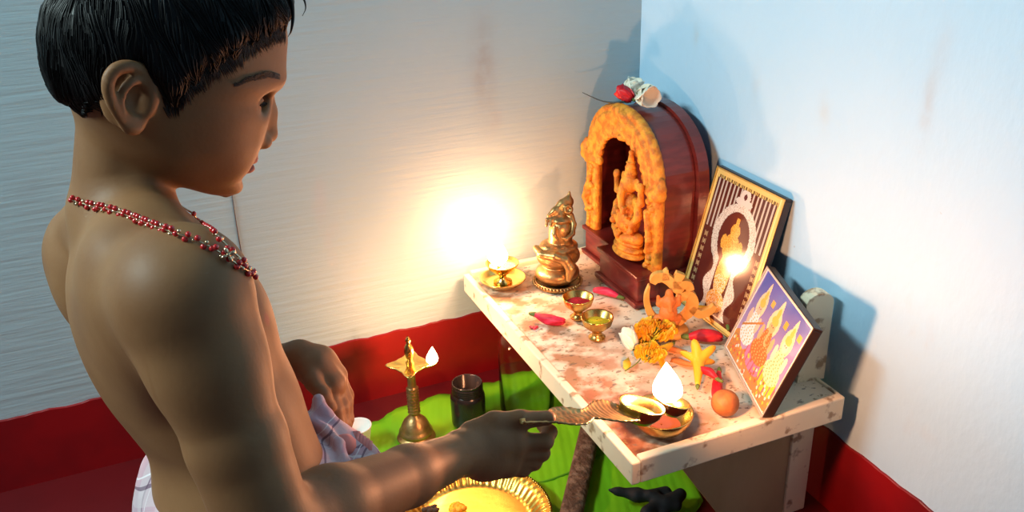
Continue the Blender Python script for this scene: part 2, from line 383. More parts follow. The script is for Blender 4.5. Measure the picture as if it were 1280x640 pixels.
# shift the mesh origin so the paint's stains follow the left side
for v in to.data.vertices: v.co -= Vector((X0, 0, HT))
to.location = (X0, 0, HT); bpy.context.view_layer.update(); link(to, tb)
def edge(lo, hi): return MB().box(lo, hi, .0025).build('edge_trim', M['trim'], tb, False)
edge((X0, Y0, HT-.036), (X0+.013, Y1, HT)); edge((X0+.013, Y0, HT-.036), (X1, Y0+.014, HT+.003)); edge((X0+.013, Y1-.013, HT-.036), (X1, Y1, HT+.006)); edge((X1-.002, Y0+.014, HT-.036), (X1+.004, Y1-.013, HT))
def leg_panel(y):
    # board with an arched cut-out at its foot
    o = [(X0+.10, HT-.030), (X0+.10, .17)]
    for i in range(13):
        a = PI-PI/2*i/12; o.append((X0+.215+.115*math.cos(a), .0+.17*math.sin(PI-a)) if False else (X0+.10+.11*(1-math.cos(PI/2*i/12)), .17*math.cos(PI/2*i/12)))
    o += [(X1-.045, 0), (X1-.045, HT-.030)]
    mx = Matrix(((1, 0, 0, 0), (0, 0, -1, y), (0, 1, 0, 0), (0, 0, 0, 1)))
    MB().prism(o, 0, .010, mx).build('leg_panel', M['panel'], tb, False)
    MB().box((X1-.045, y-.014, 0), (X1-.005, y+.016, HT-.030), .002).build('leg', M['trim'], tb, False)
leg_panel(-.585); leg_panel(-.07)
MB().box((X0+.10, -.57, HT-.07), (X0+.115, -.06, HT-.022), .001).build('rail', M['panel'], tb, False)
# short rounded post standing up from the table's right edge
def post():
    o = [(0, 0), (.046, 0), (.046, .128)]
    for i in range(1, 9): a = PI*i/9; o.append((.023+.023*math.cos(a), .128+.017*math.sin(a)))
    o += [(0, .128)]
    mx = Matrix(((-.25, .0, .97, -.026), (-.97, 0, -.25, -.575), (0, 1, 0, HT-.002), (0, 0, 0, 1)))
    mx = Matrix.Translation((-.056, -.560, HT-.003)) @ Matrix.Rotation(-.15, 4, 'Z') @ Matrix(((1, 0, 0, 0), (0, 0, -1, 0), (0, 1, 0, 0), (0, 0, 0, 1)))
    o = [(x*.95-.002, z) for x, z in o]
    MB().prism(o, 0, .020, mx).build('post', M['trim'], tb, False)
post()

# ================================================================== BANANA LEAF
def leaf():
    t = thing('banana_leaf', (-.42, -.33, 0), 'large green banana leaf spread on the red floor beneath the lamp and table', 'leaf')
    outl_t = [(-.70, -.19), (-.655, -.115), (-.60, -.085), (-.52, -.052), (-.43, -.05), (-.34, -.048), (-.24, -.055), (-.15, -.09), (-.10, -.20)]
    outl_b = [(-.70, -.20), (-.69, -.34), (-.64, -.46), (-.56, -.55), (-.46, -.61), (-.36, -.63), (-.27, -.61), (-.17, -.52), (-.10, -.30)]
    n = 64; nv = 28; v = []; f = []
    def smp(P_, s): s *= len(P_)-1; i = min(int(s), len(P_)-2); u = s-i; return (P_[i][0]*(1-u)+P_[i+1][0]*u, P_[i][1]*(1-u)+P_[i+1][1]*u)
    for i in range(n+1):
        a = smp(outl_t, i/n); b = smp(outl_b, i/n)
        wob = .003*math.sin(i*.9)+.002*math.sin(i*2.3)
        for j in range(nv+1):
            u = j/nv; x = a[0]*(1-u)+b[0]*u; y = (a[1]+wob)*(1-u)+(b[1]-wob)*u
            z = .0025+.0018*math.sin(x*60+y*35)*(.4+abs(u-.5))+.0012*math.sin(x*140-y*50); v.append((x, y, max(.0008, z)))
    for i in range(n):
        for j in range(nv): f.append((i*(nv+1)+j, i*(nv+1)+j+1, (i+1)*(nv+1)+j+1, (i+1)*(nv+1)+j))
    o = obj('blade', v, f, M['leaf'], t)
    md = o.modifiers.new('s', 'SOLIDIFY'); md.thickness = .0007; md.offset = 1
    MB().tube(smoothpath([(-.70, -.20, .003), (-.5, -.345, .003), (-.3, -.36, .003), (-.10, -.25, .003)]), .0026, 8).build('midrib', M['midrib'], t)
leaf()
LZ = .006

# ================================================================== LAMPS
def flame(name, base, h, r, lean, parent, power, lz=.5, n=18):
    prof = [(.25, 0), (.62, .08), (.95, .2), (1, .32), (.86, .48), (.6, .66), (.3, .84), (.02, 1)]; v = []; f = []
    for i, (rr, z) in enumerate(prof):
        for k in range(n):
            a = 2*PI*k/n; v.append((base[0]+lean[0]*z*z+r*rr*math.cos(a), base[1]+lean[1]*z*z+r*rr*math.sin(a), base[2]+z*h))
    for i in range(len(prof)-1):
        for k in range(n): f.append((i*n+k, i*n+(k+1) % n, (i+1)*n+(k+1) % n, (i+1)*n+k))
    o = obj(name, v, f, M['flame'], parent); o['label'] = 'bright burning yellow flame'
    l = flame_light('flame_glow', (base[0]+lean[0]*lz*lz, base[1]+lean[1]*lz*lz, base[2]+h*lz), power, r=r*.8); link(l, parent)
# --- diya on its saucer at the table's far left corner
dx, dy = -.327, -.088
d = thing('brass_oil_lamp', (dx, dy, HT), 'small brass lamp burning brightly on a saucer at the table corner beside the left wall', 'oil lamp')
MB().lathe((dx, dy, HT), [(.001, .002), (.026, .0005), (.033, .004), (.041, .012), (.0425, .0135), (.042, .015), (.040, .0145), (.033, .0075), (.026, .0045), (.001, .005)]).build('saucer', M['brass_bright'], d)
MB().lathe((dx, dy, HT), [(.016, .005), (.017, .007), (.008, .011), (.006, .017), (.009, .021), (.016, .026), (.025, .034), (.030, .042), (.0305, .0435), (.029, .0435), (.024, .036), (.014, .030), (.001, .029)]).build('bowl', M['brass_bright'], d)
MB().lathe((dx, dy, HT), [(.001, .038), (.024, .038)]).build('oil', M['oil'], d)
MB().tube([(dx-.004, dy, HT+.037), (dx-.012, dy-.006, HT+.043)], .003).build('wick', M['wick'], d)
flame('flame', (dx-.008, dy-.002, HT+.040), .075, .019, (-.022, -.004), d, FL_BACK, .45)
# --- upright floor lamp
lx, ly = -.534, -.165
fl = thing('standing_oil_lamp', (lx, ly, LZ), 'tall brass standing oil lamp with finial, lit on the banana leaf', 'oil lamp')
MB().lathe((lx, ly, LZ), [(.001, 0), (.033, 0), (.0345, .003), (.033, .006), (.027, .009), (.026, .012), (.0295, .014), (.0300, .017), (.027, .020), (.0255, .026), (.021, .036), (.014, .044), (.009, .049), (.008, .052)]).build('base', M['brass_old'], fl)
pr = [(.008, .050)]
for i in range(9): z = .054+i*.006; pr += [(.0090, z), (.0112, z+.002), (.0086, z+.004)]
pr += [(.0075, .110), (.0068, .138), (.010, .146)]
MB().lathe((lx, ly, LZ), pr, 24).build('stem', M['brass_old'], fl)
def petal(a, i):      # a pan with four drawn-out spouts, one of them long
    s = abs(math.cos(2*(a+.35)))**5; return .84+.50*s*(1+.15*math.cos(a+.35))*(1 < i < 7)
MB().lathe((lx, ly, LZ), [(.001, .143), (.012, .145), (.024, .147), (.031, .150), (.0335, .153), (.031, .1535), (.023, .150), (.001, .149)], 64, mod=lambda a, i: petal(a, i)).build('pan', M['brass_bright'], fl)
MB().lathe((lx, ly, LZ), [(.006, .149), (.0075, .156), (.004, .161), (.0065, .168), (.0085, .178), (.0075, .186), (.004, .193), (.0028, .196), (.005, .199), (.0035, .203), (.001, .207)], 24).build('finial', M['brass'], fl)
flame('flame', (lx+.036, ly-.012, LZ+.150), .034, .0105, (.002, 0), fl, FL_FLOOR)
# --- hand-held arati lamp
def hand_lamp():
    A = at(690, 522, .985); B = at(846, 505, 1.125)
    x = (B-A); Lh = np.linalg.norm(x); x /= Lh; z = np.array([0, 0, 1.]); y = np.cross(z, x); y /= np.linalg.norm(y); z = np.cross(x, y)
    mx = Matrix(((x[0], y[0], z[0], A[0]), (x[1], y[1], z[1], A[1]), (x[2], y[2], z[2], A[2]), (0, 0, 0, 1)))
    t = thing('hand_held_oil_lamp', mx @ Vector((0, 0, 0)), 'flat brass ritual lamp with engraved handle and two wick bowls, held by the boy', 'oil lamp')
    wdt = [(-.035, .0025), (-.02, .005), (-.004, .008), (.004, .014), (.014, .020), (.026, .021), (.036, .016), (.044, .010), (.052, .013), (.062, .020), (.072, .026), (.084, .028), (.095, .025), (.104, .014)]
    wdt = [(a*Lh/.172, b) for a, b in wdt]
    xs = np.array([a for a, b in wdt]); ws = np.array([b for a, b in wdt]); n = 90; m = 20; v = []; f = []
    for i in range(n+1):
        u = xs[0]+(xs[-1]-xs[0])*i/n; w_ = np.interp(u, xs, ws)*(1+.02*math.sin(i*1.3))
        for j in range(m+1):
            q = -1+2*j/m; yy = q*w_; e = .0
            if u > .045*Lh/.172: rr = math.hypot(u-.115*Lh/.172, yy); e = .0005*math.sin(rr*1000)
            else: e = .0006*math.sin(u*800+2*math.sin(yy*300))*math.cos(yy*350)
            v.append(tuple(mx @ Vector((u, yy, -.002+e+.003*abs(q)**3-.004*max(0, (u/(Lh/.172)-.085)/.02)))))
    for i in range(n):
        for j in range(m): f.append((i*(m+1)+j, (i+1)*(m+1)+j, (i+1)*(m+1)+j+1, i*(m+1)+j+1))
    o = obj('handle', v, f, M['brass_old'], t); md = o.modifiers.new('s', 'SOLIDIFY'); md.thickness = .002
    def bowl(cx, r, dep, name, pull=0):
        b = MB(); b.lathe((0, 0, 0), [(.001, -dep), (r*.6, -dep*.85), (r*.9, -dep*.3), (r, .003), (r*1.01, .0045), (r*.96, .0045), (r*.84, -dep*.25), (r*.5, -dep*.7), (.001, -dep*.8)], 40,
                          mod=lambda a, i: 1+pull*max(0, math.cos(a))**6)
        b.v = [tuple(mx @ Vector((p[0]+cx, p[1], p[2]))) for p in b.v]; return b.build(name, M['brass_bright'], t)
    c1 = .118*Lh/.172; c2 = .165*Lh/.172
    bowl(c1, .0275, .019, 'bowl', .12); bowl(c2, .021, .014, 'bowl', .12)
    for cx, r in ((c1, .021), (c2, .016)):
        b = MB(); b.lathe((0, 0, 0), [(.001, -.006), (r, -.006)], 30); b.v = [tuple(mx @ Vector((p[0]+cx, p[1], p[2]))) for p in b.v]; b.build('oil', M['oil'], t)
    w0 = mx @ Vector((c2-.010, .006, .001)); w1 = mx @ Vector((c2-.006, .002, .007)); MB().tube([w0, w1], .002).build('wick', M['wick'], t)
    fb = mx @ Vector((c2-.008, .003, .004)); flame('flame', tuple(fb), .056, .0185, (-.004, 0), t, FL_HAND, .5)
    return mx
HL = hand_lamp()

# ================================================================== VESSELS ON THE FLOOR
jx, jy = -.433, -.163
j = thing('black_jar', (jx, jy, LZ), 'small open black plastic jar with a screw neck on the banana leaf', 'jar')
MB().lathe((jx, jy, LZ), [(.001, 0), (.026, 0), (.030, .003), (.031, .008), (.0315, .058), (.030, .064), (.0275, .067)], 48).build('body', M['black_plastic'], j)
pr = []
for i in range(4): z = .067+i*.004; pr += [(.0268, z), (.0283, z+.0013), (.0283, z+.0022), (.0268, z+.0035)]
pr += [(.0268, .0855), (.0275, .087), (.026, .088), (.0245, .087), (.0245, .01), (.001, .008)]
MB().lathe((jx, jy, LZ), pr, 48).build('screw_neck', M['black_plastic'], j)
gx, gy = -.318, -.165
g = thing('glass_jar', (gx, gy, LZ), 'tall clear glass jar with an orange lid under the altar table', 'jar')
po = [(.001, 0), (.046, 0), (.050, .004), (.0505, .010), (.0505, .135), (.048, .150), (.042, .158), (.040, .162), (.040, .168)]
pi = [(.0385, .168), (.0385, .161), (.0405, .1565), (.0462, .1485), (.0487, .135), (.0487, .011), (.046, .006), (.001, .005)]
MB().lathe((gx, gy, LZ), po+pi, 56).build('body', M['glass'], g)
MB().lathe((gx, gy, LZ), [(.041, .162), (.0425, .1625), (.043, .165), (.043, .181), (.041, .183), (.001, .183)], 56, mod=lambda a, i: 1+.008*math.cos(40*a)).build('lid', M['orange_plastic'], g)
# small white cup
def onplane(pxx, pyy, z):
    d_ = RM.T @ np.array([(pxx-640)/FPX, -(pyy-320)/FPX, 1.]); return CAM+d_*((z-CAM[2])/d_[2])
cq = onplane(447, 532, .05); cq[2] = LZ
cw = thing('white_cup', cq, 'small plain white cup partly hidden behind the left hand', 'cup')
MB().lathe(tuple(cq), [(.001, 0), (.015, 0), (.017, .003), (.0235, .042), (.0245, .044), (.0235, .045), (.0220, .043), (.015, .005), (.001, .004)], 36).build('body', M['white_plastic'], cw)
# brass plate
px, py = -.522, -.42
pl = thing('brass_plate', (px, py, LZ), 'wide shiny brass plate with fluted beaded rim, on the floor under the outstretched arm', 'plate')
def flute(a, i): return 1+(.012*math.cos(56*a) if 3 <= i <= 6 else 0)
MB().lathe((px, py, LZ), [(.001, .002), (.085, .002), (.090, .003), (.094, .007), (.103, .016), (.110, .021), (.113, .022), (.119, .023), (.1215, .0235), (.1215, .021), (.112, .018), (.095, .003), (.088, 0), (.001, 0)], 336, mod=flute).build('dish', mat('golden brass plate', (.72, .42, .08), .30, 1, bump=.35, bscale=45), pl)
b = MB()
for i in range(150): a = 2*PI*i/150; b.ball((px+.1185*math.cos(a), py+.1185*math.sin(a), LZ+.0242), .0021, 6)
b.build('beaded_rim', M['brass_bright'], pl)
b = MB(); rr = random.Random(3)
for i in range(60): a = rr.random()*6.28; q = rr.random()*.012; b.ball((px-.015+q*math.cos(a), py+.035+q*math.sin(a), LZ+.006+rr.random()*.006), .006, 6, (1, 1, .5))
tag(b.build('marigold', M['marigold']), 'yellow marigold lying on the fluted brass plate', 'flower')
b = MB()
for i in range(5): b.ball((px-.052+rr.uniform(-.008, .008), py+.055+rr.uniform(-.005, .005), LZ+.006), .006, 6, (1.2, .8, .6))
tag(b.build('black_seeds', M['wick']), 'few black burnt bits lying on the fluted brass plate', 'burnt bits', kind='stuff')
# carved stick lying on the leaf
def stick():
    a = Vector((-.226, -.253, .016)); bq = Vector((-.46, -.585, .016)); d_ = (bq-a).normalized(); s_ = d_.cross(Vector((0, 0, 1))).normalized(); n = 130; m = 14; v = []; f = []
    for i in range(n+1):
        p = a+(bq-a)*i/n
        for k in range(m):
            t = 2*PI*k/m; w_ = .0185*math.copysign(abs(math.cos(t))**.6, math.cos(t)); h = .0085*math.copysign(abs(math.sin(t))**.6, math.sin(t))
            e = 1+.05*math.sin(i*.5)+(.10 if (i//5) % 3 == 0 and math.sin(t) > 0 else 0)
            v.append(tuple(p+s_*w_+Vector((0, 0, h*e))))
    for i in range(n):
        for k in range(m): f.append((i*m+k, i*m+(k+1) % m, (i+1)*m+(k+1) % m, (i+1)*m+k))
    f += [tuple(range(m))[::-1], tuple(n*m+k for k in range(m))]
    tag(obj('carved_stick', v, f, M['bark'], None), 'dark brown ridged wooden stick lying on the leaf below the altar table', 'stick')
stick()
F = Field(.002); rr = random.Random(5)
for i in range(9):
    p = (-.262+rr.uniform(-.03, .035), -.515+rr.uniform(-.02, .02), .022+rr.uniform(0, .012)); a = rr.random()*3
    F.cap(p, (p[0]+.03*math.cos(a), p[1]+.02*math.sin(a), p[2]+rr.uniform(-.004, .006)), .010, .008, .006)
F.chain([(-.275, -.49, .03), (-.30, -.475, .034), (-.312, -.468, .036)], [.012, .005, .002])
tag(F.build('black_cloth_bundle', M['black_cloth']), 'crumpled black cloth bundle on the leaf under the altar table', 'cloth')

# ================================================================== ON THE ALTAR
# --- two footed powder cups
def powder_cup(x, y, powder, label, tilt):
    t = thing('powder_cup', (x, y, HT), label, 'cup', 'footed brass powder cups')
    sc = lambda a, i: 1+(.05*abs(math.cos(4*a)) if 5 <= i <= 8 else 0)
    MB().lathe((x, y, HT), [(.001, .0005), (.0135, .0005), (.014, .003), (.009, .006), (.0075, .013), (.014, .018), (.022, .026), (.0255, .038), (.0255, .040), (.024, .039), (.020, .027), (.012, .020), (.001, .019)], 64, mod=sc).build('bowl', M['brass'], t)
    v = MB(); v.lathe((x, y, HT), [(.001, .034), (.008, .033), (.015, .029), (.0205, .0285)], 40, mod=lambda a, i: 1+.08*math.sin(3*a+i)); v.build('powder', powder, t)
powder_cup(-.262, -.262, M['kumkum'], 'footed brass cup filled with red powder', 0)
powder_cup(-.266, -.337, M['turmeric'], 'footed brass cup filled with yellow powder', 0)
# --- brass bowl under the held lamp
bx, by = -.306, -.598
bo = thing('brass_bowl', (bx, by, HT), 'round open brass bowl on the table right below the held lamp', 'bowl')
MB().lathe((bx, by, HT), [(.001, .0), (.018, .0), (.020, .002), (.032, .010), (.040, .022), (.042, .030), (.0425, .032), (.041, .032), (.038, .023), (.030, .0125), (.018, .005), (.001, .004)], 56).build('body', M['brass'], bo)
MB().lathe((bx, by, HT), [(.001, .0095), (.022, .0085), (.026, .010)], 40).build('contents', mat('reddish water', (.20, .06, .02), .08), bo)
# --- areca nut
b = MB().ball((0, 0, 0), .0195, 28, (1.0, 1, .98)); b.v = [(p[0]*(1+.02*math.cos(3*math.atan2(p[1], p[0]))), p[1], p[2]) for p in b.v]
p = at(925, 512, 1.262); o = b.build('areca_nut', M['nut']); o.location = (-.206, -.602, HT+.0180); tag(o, 'round orange-brown nut at the front corner of the blue framed picture', 'nut')

# --- brass animal figure on a coiled bulb
def figure():
    x, y = -.236, -.128
    t = thing('brass_statue', (x, y, HT), 'brass statue of a rat-like animal on a coiled bulbous base, beside the shrine', 'statue')
    MB().lathe((x, y, HT), [(.001, 0), (.042, 0), (.044, .002), (.044, .005), (.040, .008)], 60).build('foot_ring', M['brass_old'], t)
    b = MB()
    for i in range(44): a = 2*PI*i/44; b.ball((x+.0435*math.cos(a), y+.0435*math.sin(a), HT+.0055), .0031, 8)
    b.build('beaded_ring', M['brass_old'], t)
    F = Field(.0014); P0 = np.array([x, y, HT])
    F.ell(P0+[0, 0, .022], (.0405, .039, .021), k=.006)
    F.ell(P0+[.002, 0, .056], (.0395, .038, .023), k=.004)
    F.ell(P0+[.003, 0, .074], (.035, .034, .010), k=.004)
    F.cap(P0+[.006, 0, .08], P0+[.008, 0, .106], .0215, .0215, k=.003)
    # the curling trunk band
    R_ = cam_axes(); rt, up, fw = R_
    def q(a, b, d=0): c_ = P0+[0, 0, .050]; return c_+rt*a+up*b-fw*d
    F.chain([q(-.039, .018, .014), q(-.030, .006, .031), q(-.006, .002, .040), q(.013, -.004, .039), q(.022, -.018, .037), q(.019, -.038, .035)], [.005, .006, .0075, .009, .009, .005], k=.004)
    F.chain([q(-.039, .020, .01), q(-.020, .018, .028), q(.012, .018, .032), q(.034, .012, .020)], [.003, .003, .003, .003], k=.003)
    F.build('coiled_base', M['brass_old'], t)
    F = Field(.0013); c_ = P0+[.008, 0, .120]
    def r(a, b, d=0): return c_+rt*a+up*b-fw*d
    F.ell(r(0, .004), (.021, .019, .008), k=.004)
    F.chain([r(-.016, .004, .006), r(-.004, .012, .004), r(.008, .024, 0), r(.014, .034, 0)], [.007, .009, .010, .008], k=.006)     # body
    F.chain([r(.012, .036), r(.002, .030, .006), r(-.012, .018, .01), r(-.022, .010, .012)], [.009, .008, .0055, .0035], k=.005)      # head and snout
    F.chain([r(.014, .040), r(.015, .052)], [.005, .002], k=.003)                                                                        # upright ear
    F.ell(r(.012, .020, .014), (.009, .009, .009), k=.002); F.ell(r(.012, .020, .022), (.0055,)*3, k=.001, sub=True)                    # round ear
    for a in (-.019, -.012): F.chain([r(a, .006, .01), r(a-.006, .002, .012), r(a-.007, -.008, .013)], [.004, .003, .0025], k=.002)      # paws
    F.chain([r(.017, .010, .004), r(.022, -.006, .006), r(.020, -.022, .012), r(.010, -.032, .018), r(.001, -.030, .021)], [.006, .005, .004, .0035, .002], k=.003)   # tail
    F.chain([r(-.012, -.010, .018), r(-.013, -.024, .018), r(-.008, -.032, .019)], [.003, .004, .003], k=.003)
    F.build('animal', M['brass_old'], t)
figure()

# --- wooden shrine
def shrine():
    t = thing('carved_shrine', (-.12, -.155, HT), 'dark red wooden shrine with carved turmeric-yellow arch and seated figure', 'shrine')
    cy = -.152; W = .128
    def arch_pts(w_, z0, zs, zt, n=26):      # outline (y, z): straight sides to zs, pointed-round top at zt
        o = [(-w_, z0), (-w_, zs)]
        for i in range(1, n):
            a = PI-PI*i/n; o.append((w_*math.cos(a), zs+(zt-zs)*math.sin(a)**.85))
        return o+[(w_, zs), (w_, z0)]
    def pl_mx(x): return Matrix(((0, 0, 1, x), (-1, 0, 0, cy), (0, 1, 0, 0), (0, 0, 0, 1)))   # local x -> -y, local y -> z, local z -> x
    def arch_ring(name, x0, x1, wo, wi, z0, zs, zto, zti, m, ch=True):
        A = arch_pts(wo, z0, zs, zto); B = arch_pts(wi, z0, zs, zti); n = len(A); v = []; f = []; mx = pl_mx(0)
        for x in (x0, x1):
            for P_ in (A, B): v += [tuple(mx @ Vector((a, b_, x))) for a, b_ in P_]
        for i in range(n-1):
            f += [(i, i+1, n+i+1, n+i), (2*n+i, 3*n+i, 3*n+i+1, 2*n+i+1), (i, 2*n+i, 2*n+i+1, i+1), (n+i, n+i+1, 3*n+i+1, 3*n+i)]
        f += [(0, n, 3*n, 2*n), (n-1, 3*n-1, 4*n-1, 2*n-1)]
        o = obj(name, v, f, m, t, False); bv = o.modifiers.new('b', 'BEVEL'); bv.width = .0018; bv.segments = 2; bv.limit_method = 'ANGLE'; return o
    arch_ring('hood', -.112, -.050, W-.004, W-.016, HT+.004, .425, .545, .533, M['redwood'])
    MB().prism(arch_pts(W+.006, HT, .425, .551), -.050, -.030, pl_mx(0)).build('back_board', M['redwood'], t, False)
    # main box and its stepped front plinth
    MB().box((-.135, cy-W, HT), (-.05, cy+W, HT+.008), .002).box((-.128, cy-W+.006, HT+.008), (-.05, cy+W-.006, .280), .0015).box((-.133, cy-W, .280), (-.05, cy+W, .288), .002).build('box', M['redwood'], t, False)
    y0, y1 = cy-.124, cy+.014
    MB().box((-.163, y0-.005, HT), (-.12, y1+.005, HT+.010), .002).box((-.155, y0+.001, HT+.010), (-.12, y1-.001, .283), .0015).box((-.160, y0-.004, .283), (-.12, y1+.004, .291), .002).build('plinth', M['redwood'], t, False)
    # carved front: two pillars, capitals, arch with rings, rosettes and a crest, all one piece of carving
    F = Field(.0016); X = -.117; rr = random.Random(11)
    def P_(y, z, x=0): return (X+x, cy-y, z)
    for s in (-1, 1):
        yc = s*(W-.020)
        F.cap(P_(yc-.010*s, .292), P_(yc-.010*s, .425), .0095, .0095, k=.003); F.cap(P_(yc, .292), P_(yc, .425), .0095, .0095, k=.003); F.cap(P_(yc+.011*s, .292), P_(yc+.011*s, .425), .0095, .0095, k=.003)
        for i in range(15):           # carved beasts and scrolls down each pillar
            z = .297+i*.0090
            F.ell(P_(yc+rr.uniform(-.008, .008), z, -.011), (rr.uniform(.004, .006), rr.uniform(.005, .008), rr.uniform(.0045, .007)), k=.002)
        for i in range(7): F.ell(P_(yc+rr.uniform(-.011, .011), .300+i*.019, -.016), (.0035,)*3, k=.001, sub=True)
        F.chain([P_(yc, .330, -.013), P_(yc+.008*s, .350, -.016), P_(yc+.002*s, .372, -.015), P_(yc-.008*s, .395, -.014)], [.005, .0055, .005, .004], k=.003)
        F.chain([P_(yc-.013*s, .432, -.006), P_(yc+.020*s, .432, -.006)], [.010, .012], k=.004)
        F.chain([P_(yc+.010*s, .432, -.006), P_(yc+.024*s, .444, -.006), P_(yc+.022*s, .456, -.004)], [.010, .009, .006], k=.004)
    def arc(w_, zt, a0=0., a1=1., n=30): return [P_(w_*math.cos(PI-PI*(a0+(a1-a0)*i/n)), .430+(zt-.430)*math.sin(PI*(a0+(a1-a0)*i/n))**.85) for i in range(n+1)]
    for w_, zt, r_, dx_ in ((W-.008, .544, .0085, 0), (W-.019, .532, .0085, -.004), (W-.030, .521, .0080, -.001), (W-.040, .510, .008, -.003)):
        pts = [(p[0]+dx_, p[1], p[2]) for p in arc(w_, zt)]; F.chain(pts, [r_]*len(pts), k=.003)
    for p in arc(W-.020, .531, 0, 1, 44): F.ell((p[0]-.011, p[1], p[2]), (.003, .0034, .0034), k=.001)
    for p in arc(W-.047, .500, 0, 1, 15): F.ell((p[0]-.004, p[1], p[2]), (.007, .0085, .0085), k=.003); F.ell((p[0]-.012, p[1], p[2]), (.003,)*3, k=.001, sub=True)
    for i in range(16): F.ell(P_(rr.uniform(-.018, .018), .500+rr.uniform(-.02, .045), -.010), (.006, rr.uniform(.005, .008), rr.uniform(.005, .009)), k=.003)
    F.build('carved_arch', M['carved'], t)
    # seated figure
    F = Field(.0014); fx, fy = -.133, cy-.052
    def q(a, b_, d=0): return (fx-d, fy-a*1.15, .298+(b_-.290)*1.07)
    F.ell(q(0, .296), (.024, .041, .0075), k=.003); F.ell(q(0, .306), (.022, .038, .008), k=.003); F.ell(q(0, .316), (.020, .035, .007), k=.003)
    for s in (-1, 1):
        F.chain([q(.010*s, .330), q(.030*s, .330, .004), q(.008*s, .326, .017)], [.011, .010, .007], k=.004)                     # folded legs
        F.chain([q(.020*s, .388), q(.031*s, .370, .004), q(.026*s, .354, .014)], [.008, .0068, .0055], k=.004)                    # lower arms
        F.chain([q(.018*s, .390), q(.034*s, .392, .002), q(.035*s, .415, .004)], [.007, .006, .005], k=.003); F.ell(q(.035*s, .420, .004), (.006, .007, .008), k=.002)
        F.ell(q(.019*s, .418), (.003, .009, .012), k=.003)                                                                          # big ears
        F.ell(q(.026*s, .345, .016), (.006,)*3, k=.003)
    F.ell(q(0, .352, .003), (.020, .027, .024), k=.005); F.ell(q(0, .380), (.016, .023, .020), k=.005)
    F.ell(q(0, .415, .002), (.0155, .017, .0165), k=.004); F.chain([q(0, .412, .014), q(.002, .398, .020), q(.006, .382, .021), q(.012, .374, .021), q(.014, .380, .022)], [.007, .006, .005, .004, .003], k=.003)
    F.cap(q(0, .425), q(0, .442), .012, .009, k=.003); F.cap(q(0, .440), q(0, .460), .0075, .0045, k=.002); F.ell(q(0, .466), (.0045,)*3, k=.001)
    for z in (.432, .442, .450): F.ell(q(0, z), (.0125-(z-.432)*.2, .0125-(z-.432)*.2, .002), k=.001)
    for i in range(14): F.ell(q(rr.uniform(-.022, .022), rr.uniform(.33, .385), .018), (.0035,)*3, k=.002)
    F.build('seated_figure', M['carved'], t)
shrine()

# --- flowers
def petal_flower(name, loc, axis, m, label, n=5, r=.02, w_=.012, cup=.6, group='flowers on the altar', stemlen=.0, closed=False, cat='flower', twist=0):
    """petals opening along axis"""
    ax = Vector(axis).normalized(); u = ax.orthogonal().normalized(); v_ = ax.cross(u); b = MB(); c = Vector([float(q) for q in loc]); rr = random.Random(hash_(label))
    for i in range(n):
        a0 = 2*PI*i/n+twist; rad = (u*math.cos(a0)+v_*math.sin(a0)); side = ax.cross(rad); nn = 7; mm = 5; V = []; Fc = []
        k = rr.uniform(.85, 1.12)
        for q in range(nn+1):
            s = q/nn; ww = w_*math.sin(PI*min(1, s*.78+.12))**.7*k; opn = cup*s*s
            base = c+ax*(r*k*s*(1-.25*opn))+rad*(r*(.10+.16*math.sin(PI*s*.6)+opn*.55))
            for p in range(mm+1):
                g_ = -1+2*p/mm; V.append(tuple(base+side*ww*g_-rad*(ww*.45*g_*g_)+ax*(.0015*math.sin(9*s+3*g_))))
        for q in range(nn):
            for p in range(mm): Fc.append((q*(mm+1)+p, (q+1)*(mm+1)+p, (q+1)*(mm+1)+p+1, q*(mm+1)+p+1))
        b.add(V, Fc)
    t = thing(name, c, label, cat, group)
    o = b.build('petals', m, t); md = o.modifiers.new('s', 'SOLIDIFY'); md.thickness = .0007
    if stemlen: MB().tube(smoothpath([c+ax*.004, c-ax*stemlen*.5+u*.001, c-ax*stemlen]), [.0035]*3+[.003]*9+[.0018]*1 if False else .0024, 6).build('stem', M['stem'], t)
    return t
def hash_(s): return sum((i+1)*ord(ch) for i, ch in enumerate(s)) % 9973
def bud(loc, ax, L_, r, m, label, group='red flower buds on the altar'):
    """a closed hibiscus bud: overlapping twisted petals, green calyx"""
    ax = Vector(ax).normalized(); u = ax.orthogonal().normalized(); v_ = ax.cross(u); c = Vector(loc); n = 30; mm = 22; V = []; Fc = []; rr = random.Random(hash_(label))
    for i in range(mm+1):
        s = i/mm; rad = r*(.30+.75*math.sin(PI*min(1, s*.82+.05))**1.1)*(1 if s < .97 else .5); bend = u*(.004*math.sin(s*3))
        for k in range(n):
            a = 2*PI*k/n; tw = a+s*2.4; rr_ = rad*(1+.16*((tw/(2*PI)*5) % 1-.5)); V.append(tuple(c+ax*(L_*s+.002*math.sin(5*a)*s)+bend+(u*math.cos(a)+v_*math.sin(a))*rr_))
    for i in range(mm):
        for k in range(n): Fc.append((i*n+k, i*n+(k+1) % n, (i+1)*n+(k+1) % n, (i+1)*n+k))
    Fc.append(tuple(mm*n+k for k in range(n)))
    t = thing('flower_bud', c, label, 'flower', group)
    obj('petals', V, Fc, m, t)
    b = MB(); b.tube([c-ax*.010, c-ax*.006, c+ax*.001, c+ax*.006], [.002, r*.42, r*.52, r*.36], 10); b.build('calyx', M['stem'], t)
def zf(x, y, dz): return (x, y, HT+dz)
import json
def onplane(pxx, pyy, z):
    d_ = RM.T @ np.array([(pxx-640)/FPX, -(pyy-320)/FPX, 1.]); return CAM+d_*((z-CAM[2])/d_[2])
def seg(p0, p1, z0, z1=None):     # bud lying between two spots of the table
    a = Vector(onplane(*p0, HT+z0)); b = Vector(onplane(*p1, HT+(z1 if z1 is not None else z0))); return a, (b-a), (b-a).length
